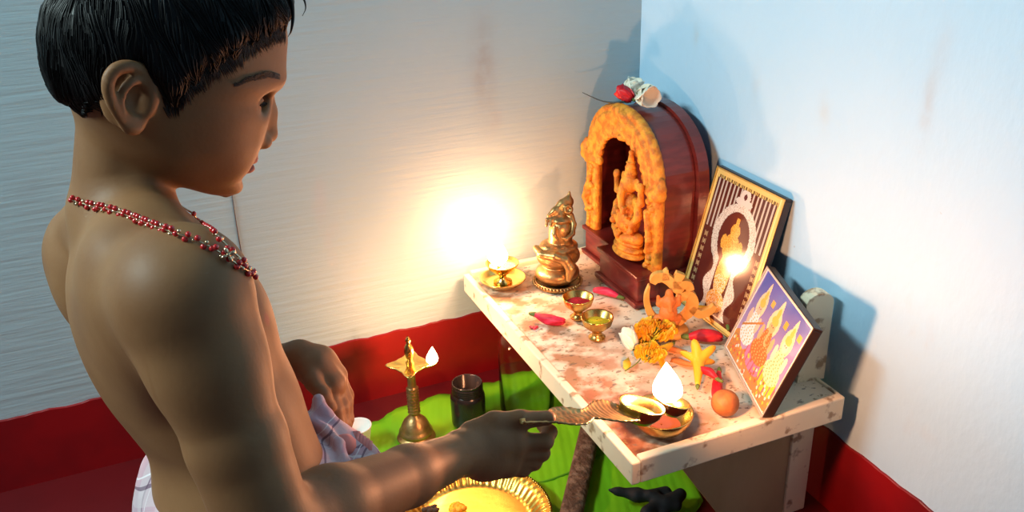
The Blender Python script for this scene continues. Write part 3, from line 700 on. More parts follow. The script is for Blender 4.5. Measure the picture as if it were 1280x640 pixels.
for p0, p1, z0, z1, r, m, lab in (
    ((668, 393), (706, 401), .008, .008, .0085, 'pink_flower', 'magenta flower bud left of the cup of red powder'),
    ((774, 371), (742, 363), .007, .007, .007, 'pink_flower', 'magenta flower bud beside the foot of the dark red shrine'),
    ((859, 421), (903, 423), .010, .010, .0100, 'red_flower', 'thick red bud lying just right of the om-shaped stand'),
    ((858, 366), (866, 336), .020, .030, .0085, 'red_flower', 'red bud standing between the om-shaped stand and the dark picture'),
    ((910, 408), (908, 370), .016, .028, .0072, 'red_flower', 'upright red bud leaning beside the left corner of the blue picture'),
    ((899, 464), (899, 506), .008, .008, .0075, 'red_flower', 'red bud pointing down toward the brown nut'),
    ((897, 474), (873, 462), .018, .016, .006, 'red_flower', 'short red bud lying on the yellow flower near the nut'),
    ((905, 398), (886, 384), .014, .016, .0065, 'red_flower', 'small dark red bud behind the om-shaped stand'),
    ((888, 384), (915, 396), .012, .014, .007, 'red_flower', 'red bud tucked under the dark framed picture')):
    a, ax, L_ = seg(p0, p1, z0, z1); bud(a, ax, L_, r, M[m], lab)
def trumpet(p0, p1, z0, z1, m, lab, r=.012, flare=.02, n=5):
    a, ax, L_ = seg(p0, p1, z0, z1); ax = ax.normalized(); u = ax.orthogonal().normalized(); v_ = ax.cross(u); V = []; Fc = []; K = 40; S_ = 14
    for i in range(S_+1):
        s = i/S_; rad = .003+(r-.003)*s**.8+flare*max(0, s-.72)**1.1*2.2
        for k in range(K):
            a_ = 2*PI*k/K; lob = 1+(.35*max(0, s-.7)/.3)*math.cos(n*a_); V.append(tuple(a+ax*(L_*s-.004*max(0, s-.8)*5*(1-math.cos(n*a_)))+(u*math.cos(a_)+v_*math.sin(a_))*rad*lob))
    for i in range(S_):
        for k in range(K): Fc.append((i*K+k, i*K+(k+1) % K, (i+1)*K+(k+1) % K, (i+1)*K+k))
    t = thing('trumpet_flower', a, lab, 'flower', 'yellow trumpet flowers on the altar'); o = obj('petals', V, Fc, m, t); md = o.modifiers.new('s', 'SOLIDIFY'); md.thickness = .0008
    MB().tube([a-ax*.008, a-ax*.002, a+ax*.004], [.0015, .0035, .003], 8).build('calyx', M['stem'], t)
trumpet((872, 482), (874, 442), .010, .022, M['yellow_flower'], 'yellow trumpet flower standing near the short red bud', .011, .02)
trumpet((862, 383), (895, 390), .016, .018, M['yellow_flower'], 'pale yellow trumpet flower between the om-shaped stand and dark picture', .009, .015)
trumpet((840, 430), (818, 444), .010, .014, M['yellow_flower'], 'yellow trumpet flower lying in front of the om-shaped stand', .010, .016)
def marigold(px_, py_, z, r, m, lab, squash=.6):
    c = Vector(onplane(px_, py_, HT+z)); rr = random.Random(hash_(lab)); b = MB()
    for i in range(150):
        th = math.acos(1-1.05*rr.random()); ph = rr.random()*2*PI; d_ = Vector((math.sin(th)*math.cos(ph), math.sin(th)*math.sin(ph), math.cos(th)*squash+.12)); s = d_.normalized().orthogonal().normalized()
        q = d_.normalized().cross(s); p = c+d_*r*rr.uniform(.55, 1); w_ = r*.22; l = r*.34
        b.add([p-s*w_*.4, p+s*w_*.4, p+s*w_+d_*l, p+d_*l*1.2+q*w_*.3, p-s*w_+d_*l], [(0, 1, 2, 3, 4)])
    t = thing('marigold', c, lab, 'flower', 'marigolds on the altar'); o = b.build('petals', m, t, False); md = o.modifiers.new('s', 'SOLIDIFY'); md.thickness = .0006
    MB().ball(c+Vector((0, 0, -.002)), r*.62, 12, (1, 1, .6)).build('calyx', M['stem'], t)
marigold(820, 416, .016, .026, M['marigold'], 'orange-yellow marigold in front of the om-shaped stand')
marigold(812, 444, .012, .019, M['marigold'], 'bright yellow marigold nearest the flame of the held lamp')
marigold(803, 424, .010, .014, M['marigold'], 'small marigold beside the white flower')
a, ax, L_ = seg((792, 436), (784, 418), .010, .026)
petal_flower('white_flower', tuple(a), ax, M['white_flower'], 'white flower lying on the table beside the marigolds', 6, .034, .012, .22, group='white flowers', stemlen=.012)
a = Vector(onplane(783, 452, HT+.004)); b_ = Vector(onplane(812, 432, HT+.012))
t = thing('dry_leaf', a, 'small yellowed leaf on a thin bent stalk beside the white flower', 'leaf')
o = MB().prism([(0, 0), (.006, .006), (.018, .008), (.028, .001), (.016, -.005), (.006, -.004)], 0, .0008, Matrix.Translation(onplane(783, 464, HT+.003)) @ Matrix.Rotation(.9, 4, 'Z') @ Matrix.Rotation(-.3, 4, 'Y')).build('blade', M['yellow_flower'], t)
MB().tube(smoothpath([onplane(781, 464, HT+.004), onplane(798, 452, HT+.012), onplane(803, 438, HT+.018), onplane(790, 428, HT+.014)]), .0009, 6).build('stalk', M['stem'], t)
for (p0, p1, lab) in (((832, 438), (792, 452), 'a'), ((838, 452), (868, 458), 'flat orange petal lying behind the flame of the held lamp'), ((826, 436), (858, 442), 'flat orange petal in front of the om-shaped stand')):
    if lab == 'a': continue
    a, ax, L_ = seg(p0, p1, .0035); ax = ax.normalized(); s = Vector((0, 0, 1)).cross(ax); V = []; Fc = []
    for i in range(9):
        q = i/8; w_ = .009*math.sin(PI*(q*.85+.08))**.6
        for k in range(5): g_ = -1+k/2; V.append(tuple(a+ax*L_*q+s*w_*g_+Vector((0, 0, .003*g_*g_+.001*math.sin(q*7)))))
    for i in range(8):
        for k in range(4): Fc.append((i*5+k, (i+1)*5+k, (i+1)*5+k+1, i*5+k+1))
    o = obj('petal', V, Fc, M['peach_flower']); md = o.modifiers.new('s', 'SOLIDIFY'); md.thickness = .0007; tag(o, lab, 'petal', 'fallen orange petals')
# blob of red powder on the table
b = MB(); p = onplane(667, 408, HT); rr = random.Random(2)
for i in range(16): a = rr.random()*6.28; q = rr.random()*.006; b.ball((p[0]+q*math.cos(a), p[1]+q*math.sin(a), HT-.001), .003, 6, (1, 1, .5))
tag(b.build('red_powder', M['pink_flower']), 'little smear of spilled pink powder on the table', 'powder', kind='stuff')
# flowers on top of the shrine
zt = .556; cyS = -.152
def onx(px_, py_, x):
    d_ = RM.T @ np.array([(px_-640)/FPX, -(py_-320)/FPX, 1.]); return CAM+d_*((x-CAM[0])/d_[0])
petal_flower('white_flower', onx(800, 118, -.088), (.10, -.75, .05), M['white_flower'], 'larger white flower drooping from the top of the shrine toward the right', 7, .036, .019, .5, group='white flowers', stemlen=.008, twist=.5)
petal_flower('white_flower', onx(786, 122, -.080), (.35, -.10, .9), M['white_flower'], 'smaller white flower standing up on the shrine, behind the red one', 7, .036, .017, .30, group='white flowers', stemlen=.005)
petal_flower('red_flower', onx(790, 124, -.100), (-.35, .75, .35), M['red_flower'], 'small red flower on top of the shrine beside two white ones', 5, .030, .012, .3, group='flowers on the altar', stemlen=.006)
pts = smoothpath([(-.105, cyS+.012, zt), (-.120, cyS+.03, zt-.006), (-.135, cyS+.055, zt-.006), (-.155, cyS+.085, zt+.004)])
tag(MB().tube(pts, [.0024-.0018*i/(len(pts)-1) for i in range(len(pts))], 6).build('flower_stalk', M['wire']), 'thin dark stalk sticking out left from the top of the shrine', 'stalk')

# --- om-shaped stand with a small figure
def om():
    c = Vector(onplane(836, 412, HT)); t = thing('om_stand', c, 'pale wooden om-shaped stand with a small orange seated figure inside', 'ornament')
    rt = Vector((RM[0][0], RM[0][1], 0)).normalized(); fw = Vector((-rt.y, rt.x, 0)); up = Vector((0, 0, 1)); s = .00118
    def q(px_, py_, d=0): return tuple(c+rt*(px_-836)*s*1.02+up*((412-py_)*s*1.12+.004)+fw*d)
    b = MB(); mxo = Matrix(((rt.x, up.x, fw.x, c.x), (rt.y, up.y, fw.y, c.y), (rt.z, up.z, fw.z, c.z), (0, 0, 0, 1)))
    def stroke(P_, W_, n=4):
        pts = smoothpath([((x-836)*s*1.02, (412-y)*s*1.12+.004, 0) for x, y in P_], n); m_ = len(pts); L_, R2 = [], []
        for i, p in enumerate(pts):
            d_ = (pts[min(i+1, m_-1)]-pts[max(i-1, 0)]).normalized(); w_ = np.interp(i/(m_-1)*(len(W_)-1), range(len(W_)), W_)*s; nx = Vector((-d_.y, d_.x, 0)); L_.append((p+nx*w_)[:2]); R2.append((p-nx*w_)[:2])
        for i in range(m_-1):
            b.prism([R2[i], R2[i+1], L_[i+1], L_[i]], -.0055, .0055, mxo)
    stroke(((852, 399), (862, 390), (866, 377), (860, 367), (850, 369), (846, 376)), (5, 7, 8, 7.5, 6, 3))
    stroke(((850, 362), (842, 356), (834, 347), (824, 341), (815, 343), (811, 349)), (5, 6.5, 6.5, 7, 7, 4))
    stroke(((838, 352), (848, 352), (858, 353), (862, 360)), (6, 6, 6.5, 5)); stroke(((828, 345), (828, 336), (830, 331)), (5, 4, 1)); stroke(((842, 350), (845, 343), (848, 337)), (4, 6, 6))
    stroke(((807, 352), (804, 366), (806, 382), (814, 396), (828, 405), (842, 406), (856, 398)), (1, 3.2, 4.5, 5, 5.5, 6, 5))
    stroke(((864, 384), (876, 393), (890, 389), (896, 382)), (5, 6, 5, 3))
    b.build('om_sign', M['palewood'], t, False)
    c = c-fw*.012; F = Field(.0012)
    F.ell(q(832, 398), (.022, .017, .008), k=.003); F.ell(q(832, 385, -.002), (.015, .014, .015), k=.004); F.ell(q(832, 370, -.002), (.0115, .011, .012), k=.004); F.ell(q(832, 360, -.002), (.0065, .0065, .009), k=.003)
    for sd in (-1, 1):
        F.chain([q(832+6*sd, 378), q(832+13*sd, 374), q(832+14*sd, 364)], [.0045, .004, .003], k=.003); F.chain([q(832+5*sd, 394), q(832+14*sd, 393), q(832+4*sd, 390, -.010)], [.006, .0055, .004], k=.003)
        F.ell(q(832+9*sd, 370), (.005, .005, .006), k=.002)
    F.chain([q(832, 368, -.010), q(833, 378, -.013), q(837, 384, -.013)], [.0045, .0035, .0025], k=.002)
    F.build('seated_figure', M['orangewood'], t)
    c = c+fw*.006; MB().lathe(tuple(c), [(.001, 0), (.030, 0), (.031, .004), (.028, .008), (.001, .009)], 40).build('base', M['palewood'], t)
om()

# --- framed pictures; prints painted as colour on a fine grid of the print itself
def ellm(X, Y, cx, cy, rx, ry): return ((X-cx)/rx)**2+((Y-cy)/ry)**2 < 1
def paint1(X, Y):   # X 0..1 across, Y 0..1 up; dark icon under a silver arch
    w_, h_ = .18, .24; col = np.zeros(X.shape+(3,)); col[:] = (.085, .018, .014); rr = np.random.RandomState(1)
    st = (np.sin(X*2*PI*17) > .35) & (Y > .60); col[st] = (.50, .42, .36)
    for s in (.10, .90):
        for k in range(9): m_ = (np.abs(X-s) < .022) & (np.abs(Y-(.10+k*.055)) < .010*(1+np.cos((X-s)*300))); col[m_] = (.50, .34, .17)
    x = (X-.5)*w_/h_; y = Y
    r1 = np.hypot(x/.235, (y-.60)/.245); body = (np.abs(x) < .155+.03*np.cos(y*26)) & (y < .50) & (y > .05)
    ring = ((r1 < 1) & (y > .44)) | body; col[ring] = (.66, .60, .52)
    sp = rr.rand(*X.shape) < .30; col[ring & sp] = (.42, .34, .28)
    inn = (np.hypot(x/.165, (y-.60)/.19) < 1) | ((np.abs(x) < .085) & (y < .5) & (y > .06)); col[inn] = (.10, .02, .015)
    g_ = ellm(x, y, 0, .66, .05, .05) | ellm(x, y, 0, .54, .085, .10) | ellm(x, y, 0, .34, .075, .16) | ellm(x, y, 0, .15, .10, .08) | ((np.abs(x) < .02) & (y > .66) & (y < .75))
    g_ |= ellm(x, y, -.09, .56, .03, .05) | ellm(x, y, .09, .56, .03, .05)
    cc = np.where((rr.rand(*X.shape) < .45)[..., None], (.60, .24, .03), (.78, .42, .08)); col[g_] = cc[g_]
    lower = g_ & (y < .34) & (rr.rand(*X.shape) < .4); col[lower] = (.75, .62, .40)
    cr = ellm(x, y, 0, .90, .055, .055) | ellm(x, y, -.05, .86, .04, .025) | ellm(x, y, .05, .86, .04, .025); col[cr] = (.62, .56, .50); col[ellm(x, y, 0, .90, .018, .022)] = (.10, .03, .03)
    b_ = (X < .035) | (X > .93) | (Y > .945) | (Y < .03); col[b_] = (.72, .50, .16)
    b2 = (Y > .945) & (Y < .965) & (X > .05) & (np.sin(X*230+np.sin(X*61)*2) > -.3); col[b2] = (.15, .09, .03)
    b3 = ((X > .945) & (X < .965)); col[b3] = (.80, .66, .30)
    return col
def paint2(X, Y):   # three seated robed figures on a blue sky
    col = np.zeros(X.shape+(3,)); rr = np.random.RandomState(4); g_ = Y[..., None]
    col[:] = np.array((.46, .34, .50))*(1-g_)+np.array((.06, .10, .42))*g_
    gr = Y < .24+.06*np.sin(X*20); cc = np.where((rr.rand(*X.shape) < .5)[..., None], (.58, .26, .05), (.42, .20, .10)); col[gr] = cc[gr]
    def fig(cx, rob, skin, halo, s=1., petals=None):
        if petals:
            pm = ellm(X, Y, cx, .24, .17*s, .13); col[pm] = petals; col[pm & (np.sin((X-cx)*90) > .7)] = (.40, .12, .18)
        hm = (ellm(X, Y, cx, .68, .085*s, .15) | ((np.abs(X-cx) < .05*s*(1-np.clip((Y-.74)/.20, 0, 1))**.6) & (Y > .70) & (Y < .94))); col[hm] = (.74, .60, .38)
        m_ = ellm(X, Y, cx, .34, .14*s, .12) | ellm(X, Y, cx, .48, .075*s, .14); col[m_] = rob
        sp = m_ & (np.sin(X*130+np.sin(Y*50)*2)*np.sin(Y*110) > .5); col[sp] = (.62, .38, .14)
        for sd in (-1, 1): am = ellm(X, Y, cx+.10*s*sd, .50, .03, .09); col[am] = skin
        col[ellm(X, Y, cx, .64, .045*s, .062)] = skin; col[(ellm(X, Y, cx, .71, .05*s, .05) | ellm(X, Y, cx, .78, .025*s, .07))] = (.72, .46, .10)
        col[ellm(X, Y, cx-.015, .645, .006, .008) | ellm(X, Y, cx+.015, .645, .006, .008)] = (.08, .03, .03)
    fig(.20, (.78, .77, .80), (.72, .48, .36), 0, .95)
    am = (np.abs((Y-.46)-(X-.20)*.75) < .014) & (X > .06) & (X < .36); col[am] = (.42, .20, .06)
    fig(.50, (.55, .16, .05), (.72, .40, .20), 0, 1.15, (.66, .20, .36))
    tr = ellm(X, Y, .50, .53, .016, .09) | ellm(X, Y, .525, .45, .03, .018); col[tr] = (.72, .40, .18)
    fig(.80, (.80, .66, .40), (.78, .62, .50), 0, 1.0, (.70, .50, .06))
    for cx, cy in ((.35, .80), (.66, .78), (.91, .82)): col[(np.abs(X-cx) < .03) & (np.abs(Y-cy) < .035)] = (.66, .36, .06)
    for k in range(60): cx, cy = rr.rand(), rr.rand()*.22; col[ellm(X, Y, cx, cy, .014, .018)] = ((.74, .50, .08), (.62, .12, .06), (.76, .70, .60))[k % 3]
    b_ = (X < .012) | (X > .988) | (Y > .985) | (Y < .02); col[b_] = (.70, .66, .60)
    return col
def picture(name, label, bl, br, tl, nx, ny, paint, border, thick, fm, edge_m):
    bl, br, tl = map(Vector, (bl, br, tl)); xa = br-bl; W = xa.length; xa.normalize(); ya = tl-bl; ya -= xa*ya.dot(xa); H = ya.length; ya.normalize(); na = xa.cross(ya)   # na: toward the viewer
    mx = Matrix(((xa.x, ya.x, na.x, bl.x), (xa.y, ya.y, na.y, bl.y), (xa.z, ya.z, na.z, bl.z), (0, 0, 0, 1)))
    t = thing(name, tuple(bl), label, 'picture')
    b = MB()
    for lo, hi in (((0, 0), (W, border)), ((0, H-border), (W, H)), ((0, border), (border, H-border)), ((W-border, border), (W, H-border))): b.box((lo[0], lo[1], -thick), (hi[0], hi[1], .002), .0012, mx)
    b.build('frame', fm, t, False)
    MB().box((.001, .001, -thick-.0005), (W-.001, H-.001, -.003), 0, mx).build('backing', M['frame_dark'], t, False)
    iw, ih = W-2*border, H-2*border; V = []; Fc = []
    for j_ in range(ny+1):
        for i in range(nx+1): V.append(tuple(mx @ Vector((border+iw*i/nx, border+ih*j_/ny, 0))))
    for j_ in range(ny):
        for i in range(nx): a = j_*(nx+1)+i; Fc.append((a, a+1, a+nx+2, a+nx+1))
    m = bpy.data.materials.new(name+' print'); m.use_nodes = True; bs = m.node_tree.nodes['Principled BSDF']; bs.inputs['Roughness'].default_value = .12; bs.inputs['Coat Weight'].default_value = .3
    va = m.node_tree.nodes.new('ShaderNodeVertexColor'); va.layer_name = 'print'; m.node_tree.links.new(va.outputs[0], bs.inputs['Base Color'])
    o = obj('print', V, Fc, m, t, False); X, Y = np.meshgrid((np.arange(nx)+.5)/nx, (np.arange(ny)+.5)/ny); col = paint(X, Y).reshape(-1, 3)
    at_ = o.data.color_attributes.new('print', 'FLOAT_COLOR', 'CORNER'); arr = np.ones((len(Fc)*4, 4), np.float32); arr[:, :3] = np.repeat(col, 4, 0); at_.data.foreach_set('color', arr.ravel())
    # thin bright inner lip
    b = MB(); e = .0022
    for lo, hi in (((border-e, border-e), (W-border+e, border)), ((border-e, H-border), (W-border+e, H-border+e)), ((border-e, border), (border, H-border)), ((W-border, border), (W-border+e, H-border))): b.box((lo[0], lo[1], 0), (hi[0], hi[1], .0026), 0, mx)
    b.build('inner_lip', edge_m, t, False); return mx, W, H
picture('dark_framed_picture', 'tall dark picture with gold border and silver arch, leaning on the wall',
        (-.078, -.283, HT), (-.078, -.462, HT), (-.014, -.256, .470), 130, 180, paint1, .004, .010, M['frame_dark'], mat('gold foil edge', (.75, .52, .16), .3, .6))
picture('blue_framed_picture', 'landscape picture of three robed figures on blue, leaning at the table right front',
        (-.101, -.452, HT), (-.167, -.637, HT), (-.044, -.466, .372), 150, 116, paint2, .0035, .012, M['frame_dark'], M['silver'])

# ================================================================== THE BOY
def unit(v): v = np.array(v, float); return v/np.linalg.norm(v)
RT, UP, FW = RM
boy = thing('person', (-.86, -.70, 0), 'bare-chested boy with wet black hair and checked waistcloth holding out a lamp', 'person')
B = Field(.0021)
# --- torso
SR, SL = at(230, 368, .645), at(129, 320, .875)
side = unit(SR-SL)                                   # toward his right
spine = unit(at(160, 250, .765)-at(305, 600, .835)); front = unit(np.cross(side, -spine)) ; front = front if front@RT > 0 else -front; spine = unit(np.cross(front, side)); spine = spine if spine[2] > 0 else -spine
AX = [front, side, spine]
B.ell(at(205, 400, .785), (.070, .098, .105), AX, k=.02)
B.ell(at(240, 455, .795), (.070, .094, .10), AX, k=.02)
B.ell(at(283, 520, .815), (.066, .088, .09), AX, k=.02)
B.ell(at(305, 610, .84), (.076, .100, .09), AX, k=.02)
B.ell(at(262, 392, .785), (.045, .080, .062), AX, k=.02)            # chest
B.cap(at(160, 268, .755), at(225, 345, .675), .030, .034, k=.03)     # right trapezius
B.cap(at(138, 262, .785), at(114, 302, .86), .030, .038, k=.03)
B.ell(SR, (.040, .040, .040), k=.03); B.ell(SL, (.044,)*3, k=.02)
B.ell(at(172, 392, .70), (.034, .052, .066), AX, k=.035)            # right shoulder blade
B.ell(at(104, 360, .845), (.026, .040, .056), AX, k=.012)            # left shoulder blade
B.cap(at(270, 350, .70), at(236, 296, .745), .008, .007, k=.018)     # collar bone
B.ell(at(330, 398, .79), (.005, .005, .005), AX, k=.006)
# --- neck
B.cap(at(157, 150, .745), at(150, 258, .765), .0365, .038, k=.016)
B.cap(at(184, 205, .745), at(182, 285, .76), .018, .020, k=.012)
# --- right arm
EL = at(337, 668, .690); WR = at(578, 566, .945)
a1, a2 = SR*.72+EL*.28, SR*.4+EL*.6
B.cap(SR, a1, .038, .037, k=.035); B.cap(a1, a2, .037, .036, k=.022); B.cap(a2, EL, .0365, .0345, k=.006)
B.chain([EL, EL*.75+WR*.25, EL*.35+WR*.65, WR], [.034, .034, .027, .0215], k=.012)
# --- right hand, thumb on top, fingers folded round the handle
def hnd(px_, py_, t): return at(px_, py_, t+.023)
B.chain([WR, hnd(608, 556, .945), hnd(636, 552, .955)], [.0215, .0240, .022], k=.010)
B.chain([WR, hnd(605, 574, .945), hnd(632, 578, .955)], [.019, .0215, .0170], k=.010)
B.chain([hnd(592, 545, .94), hnd(618, 529, .945), hnd(650, 525, .950), hnd(681, 523, .957)], [.017, .0120, .0100, .0080], k=.006)             # thumb
B.ell(hnd(686, 522, .957), (.0078, .0075, .0065), k=.004)
B.chain([hnd(644, 554, .955), hnd(681, 552, .960), hnd(687, 540, .975), hnd(678, 532, .985)], [.0120, .0090, .0080, .007], k=.004)   # index
B.chain([hnd(644, 566, .957), hnd(677, 566, .966), hnd(672, 560, .992), hnd(650, 556, .992)], [.0115, .0092, .0085, .0075], k=.003)   # middle
B.chain([hnd(638, 577, .958), hnd(667, 578, .967), hnd(660, 574, .992), hnd(640, 568, .992)], [.0110, .0088, .008, .007], k=.003)
B.chain([hnd(630, 584, .955), hnd(654, 587, .965), hnd(648, 584, .987), hnd(630, 576, .988)], [.0100, .0080, .007, .0062], k=.003)
# --- left arm and hand
EL2 = at(262, 478, .985); WL = at(374, 447, .955)
B.chain([SL, SL*.5+EL2*.5, EL2], [.038, .033, .028], k=.01); B.chain([EL2, EL2*.5+WL*.5, WL], [.028, .026, .0165], k=.010)
B.chain([WL, at(394, 460, .952), at(412, 480, .95)], [.0165, .0185, .017], k=.008)
B.chain([WL, at(400, 453, .965), at(418, 470, .968)], [.0155, .0165, .014], k=.008)
for a_, b_, c_, d_, r_ in (((411, 486, .945), (419, 512, .943), (424, 532, .945), (423, 545, .95), .0082), ((417, 482, .956), (427, 508, .954), (430, 530, .956), (429, 543, .96), .0082),
                           ((422, 476, .966), (432, 502, .967), (434, 524, .969), (432, 538, .97), .0078), ((424, 472, .975), (434, 494, .978), (434, 512, .98), (431, 522, .98), .0068)):
    B.chain([at(*a_), at(*b_), at(*c_), at(*d_)], [r_*1.15, r_, r_*.9, r_*.78], k=.003)
B.chain([at(384, 458, .942), at(392, 478, .93), at(404, 494, .925), at(413, 508, .928)], [.011, .0088, .008, .0068], k=.004)           # thumb
# --- head
HT_T = .742
rayc = unit(at(205, 110, 1)-CAM); hr = unit(RT-rayc*(RT@rayc)); hu = unit(np.cross(hr, rayc)); hu = hu if hu@UP > 0 else -hu
aw, tl_ = math.radians(9), math.radians(10)
hF = unit(hr*math.cos(aw)+rayc*math.sin(aw)); hU = unit(hu*math.cos(tl_)-rayc*math.sin(tl_)); hU = unit(hU-hF*(hU@hF)); hS = unit(np.cross(hU, hF)); hS = hS if hS@rayc < 0 else -hS   # hS: his right side, toward the viewer
HC = at(205, 110, HT_T)
def ml(px_, py_, s=0.):          # photo point -> (f, u) on the plane s off the middle of the head
    d_ = at(px_, py_, 1)-CAM; n_ = hS; P0 = HC+hS*s; k_ = ((P0-CAM)@n_)/(d_@n_); p_ = CAM+d_*k_-HC; return np.array([p_@hF, p_@hU])
def hp(f, s, u): return HC+hF*f+hS*s+hU*u
HAX = [hF, hS, hU]
def he(fu, s, r, k=.01, sub=False): B.ell(hp(fu[0], s, fu[1]), r, HAX, k=k, sub=sub)
def off(fu, df, du): return (fu[0]+df, fu[1]+du)
# front and back profile of the head, half-width by height
FR = [(200, -57), (262, -50), (308, -34), (338, -10), (352, 20), (355, 45), (353.5, 65), (353, 80), (354, 92), (349, 101), (341, 110), (337, 118), (335, 132), (331, 150), (326, 168), (320, 182), (313, 196), (308, 206), (303, 213), (299.5, 220), (303, 231), (299, 239), (292, 243), (284, 246)]
BK = [(190, -57), (130, -44), (88, -20), (66, 10), (60, 45), (63, 80), (72, 108), (86, 130), (104, 150), (120, 166), (140, 184), (165, 200), (195, 216), (222, 229), (250, 238), (268, 243), (280, 246)]
WD = [(-57, .004), (-53, .030), (-45, .046), (-30, .059), (-5, .067), (30, .0715), (70, .071), (100, .069), (130, .066), (155, .062), (175, .058), (195, .051), (212, .042), (226, .031), (238, .021), (244, .012), (246, .004)]
fr = np.array([ml(*q) for q in FR]); bkp = np.array([ml(*q) for q in BK]); wu = np.array([(ml(230, y)[1], w_) for y, w_ in WD])
def prof(P_):
    o_ = np.argsort(P_[:, 1]); return P_[o_, 1], P_[o_, 0]
fu_, ff_ = prof(fr); bu_, bf_ = prof(bkp); ou = np.argsort(wu[:, 0]); wu = wu[ou]; UMIN, UMAX = max(fu_[0], bu_[0]), min(fu_[-1], bu_[-1])
def sm(xs, ys, n=400, kw=9):          # resample and round off the corners
    g_ = np.linspace(xs[0], xs[-1], n); y = np.interp(g_, xs, ys); p_ = np.pad(y, kw, mode='reflect', reflect_type='odd'); return g_, np.convolve(p_, np.ones(2*kw+1)/(2*kw+1), 'valid')
fg, fv = sm(fu_, ff_, kw=4); bg_, bv_ = sm(bu_, bf_, kw=9); wg, wv = sm(wu[:, 0], wu[:, 1], kw=9)
def headfield(grow=0.):
    def fn(X, Y, Z):
        f = (X-HC[0])*hF[0]+(Y-HC[1])*hF[1]+(Z-HC[2])*hF[2]; s = (X-HC[0])*hS[0]+(Y-HC[1])*hS[1]+(Z-HC[2])*hS[2]; u = (X-HC[0])*hU[0]+(Y-HC[1])*hU[1]+(Z-HC[2])*hU[2]
        F1 = np.interp(u, fg, fv)+grow; B1 = np.interp(u, bg_, bv_)-grow; W1 = np.interp(u, wg, np.maximum(wv, .003))+grow
        a_ = np.maximum((F1-B1)/2, .003); c_ = (F1+B1)/2; x = np.abs(f-c_)/a_; y = np.abs(s)/W1
        d_ = ((x**2.25+y**2.25)**(1/2.25)-1)*np.minimum(a_, W1)
        return np.maximum(d_, np.maximum(u-(UMAX+grow), (UMIN-grow)-u))
    return fn
hc_lo = HC-.17; hc_hi = HC+.17
B.ops.append((hc_lo, hc_hi, headfield(), .014, False)); B._grow(HC-.10, HC+.13)
for s in (-1, 1): he(off(ml(318, 172), -.032, 0), .026*s, (.022, .019, .026), .012)    # cheeks
for s in (-1, 1): he(off(ml(349, 97), -.0170, .001), .018*s, (.013, .020, .0065), .006)     # brow ridge
# nose
nb = off(ml(341, 112), -.0075, 0); nm_ = off(ml(344, 140), -.0072, 0); nt_ = off(ml(347.5, 166), -.0088, 0)
B.chain([hp(nb[0], 0, nb[1]), hp(nm_[0], 0, nm_[1]), hp(nt_[0], 0, nt_[1])], [.0068, .0072, .0086], k=.008)
na_ = ml(336, 174)
for s in (-1, 1): he(off(na_, -.007, .000), .0100*s, (.0072, .0058, .0064), .004)
for s in (-1, 1): he(off(na_, -.003, -.008), .0060*s, (.004, .0030, .0030), .003, True)
# lips
l1 = ml(320.5, 197); l2 = ml(317, 207.5); lm = (l1*.45+l2*.55)
he(off(ml(322.5, 189), -.010, 0), 0, (.010, .013, .0075), .004)
he(off(l1, -.0078, 0), 0, (.0085, .017, .0040), .002); he(off(l2, -.0082, -.0006), 0, (.0088, .0145, .0046), .002)
for s in (-1, 1): B.cap(hp(lm[0]-.0018, .002*s, lm[1]+.0002), hp(lm[0]-.013, .021*s, lm[1]-.0010), .0014, .0016, k=.002, sub=True)
# eye sockets, lids
ec = ml(328, 128, .033); eyes = []
def lidp(E_, s, t, dz=0., o_=0.):       # along the lid opening, inner corner t=-1 to outer corner t=1
    x = .0118*t; return E_+hS*s*x+hF*((.0125+o_)*math.sqrt(max(.05, 1-(x/.0150)**2)))+hU*(-.0012+.0008*t-.0012*(1-t*t)*0+dz)
for s in (-1, 1):
    E_ = hp(ec[0]-.0130, .0325*s, ec[1])
    B.ell(E_+hF*.012+hU*.001, (.010, .0145, .0085), HAX, k=.010, sub=True)
    B.ell(E_, (.0127, .0152, .0122), HAX, k=.003)
    B.chain([lidp(E_, s, t, 0, .0002) for t in (-1, -.5, 0, .5, 1)], [.0008, .0019, .0022, .0019, .0008], k=.0012, sub=True)
    B.chain([lidp(E_, s, t, .0034, .0002) for t in (-1, -.5, 0, .5, 1)], [.0010, .0014, .0015, .0014, .0011], k=.0012)
    eyes.append((E_, s))
# ears
def ear(s):
    def q(px_, py_, o_=0): px_, py_ = 162+(px_-162)*.90, 121+(py_-121)*.92; f_, u_ = ml(px_, py_, .070); return hp(f_, (.067+o_)*s, u_)
    rim = [(190, 122), (190, 106), (184, 92), (172, 82), (157, 78.5), (143, 81), (133, 91), (130, 105), (133, 120), (139, 134), (147, 147), (156, 158), (167, 164), (177, 161)]
    oo = [-.006, -.003, .000, .004, .007, .009, .010, .010, .009, .008, .006, .003, .000, -.003]
    pts = smoothpath([q(x, y, o_) for (x, y), o_ in zip(rim, oo)], 3); n_ = len(pts)
    B.chain([np.array(p_) for p_ in pts], [.0026+.0012*math.sin(PI*min(1, i/n_*1.4))+(.0022 if i > n_*.8 else 0)*math.sin(PI*(i/n_-.8)/.2 if i > n_*.8 else 0) for i in range(n_)], k=.003)
    B.ell(q(162, 122, -.004), (.0205, .0055, .0255), [unit(hF*.95+hU*-.25+hS*s*.35), unit(hS*s-hF*.35), unit(hU+hF*.25)], k=.005)
    B.chain([np.array(p_) for p_ in smoothpath([q(176, 98, .002), q(163, 101, .006), q(153, 113, .007), q(152, 130, .006), q(158, 145, .003), q(168, 151, .001)], 3)], [.0030]*16, k=.003)   # antihelix
    B.ell(q(170, 126, .005), (.0085, .0065, .0115), HAX, k=.003, sub=True)
    B.ell(q(184, 130, -.001), (.0042, .0035, .0060), HAX, k=.003)
ear(1); ear(-1)
body = B.build('body', M['skin'], boy)
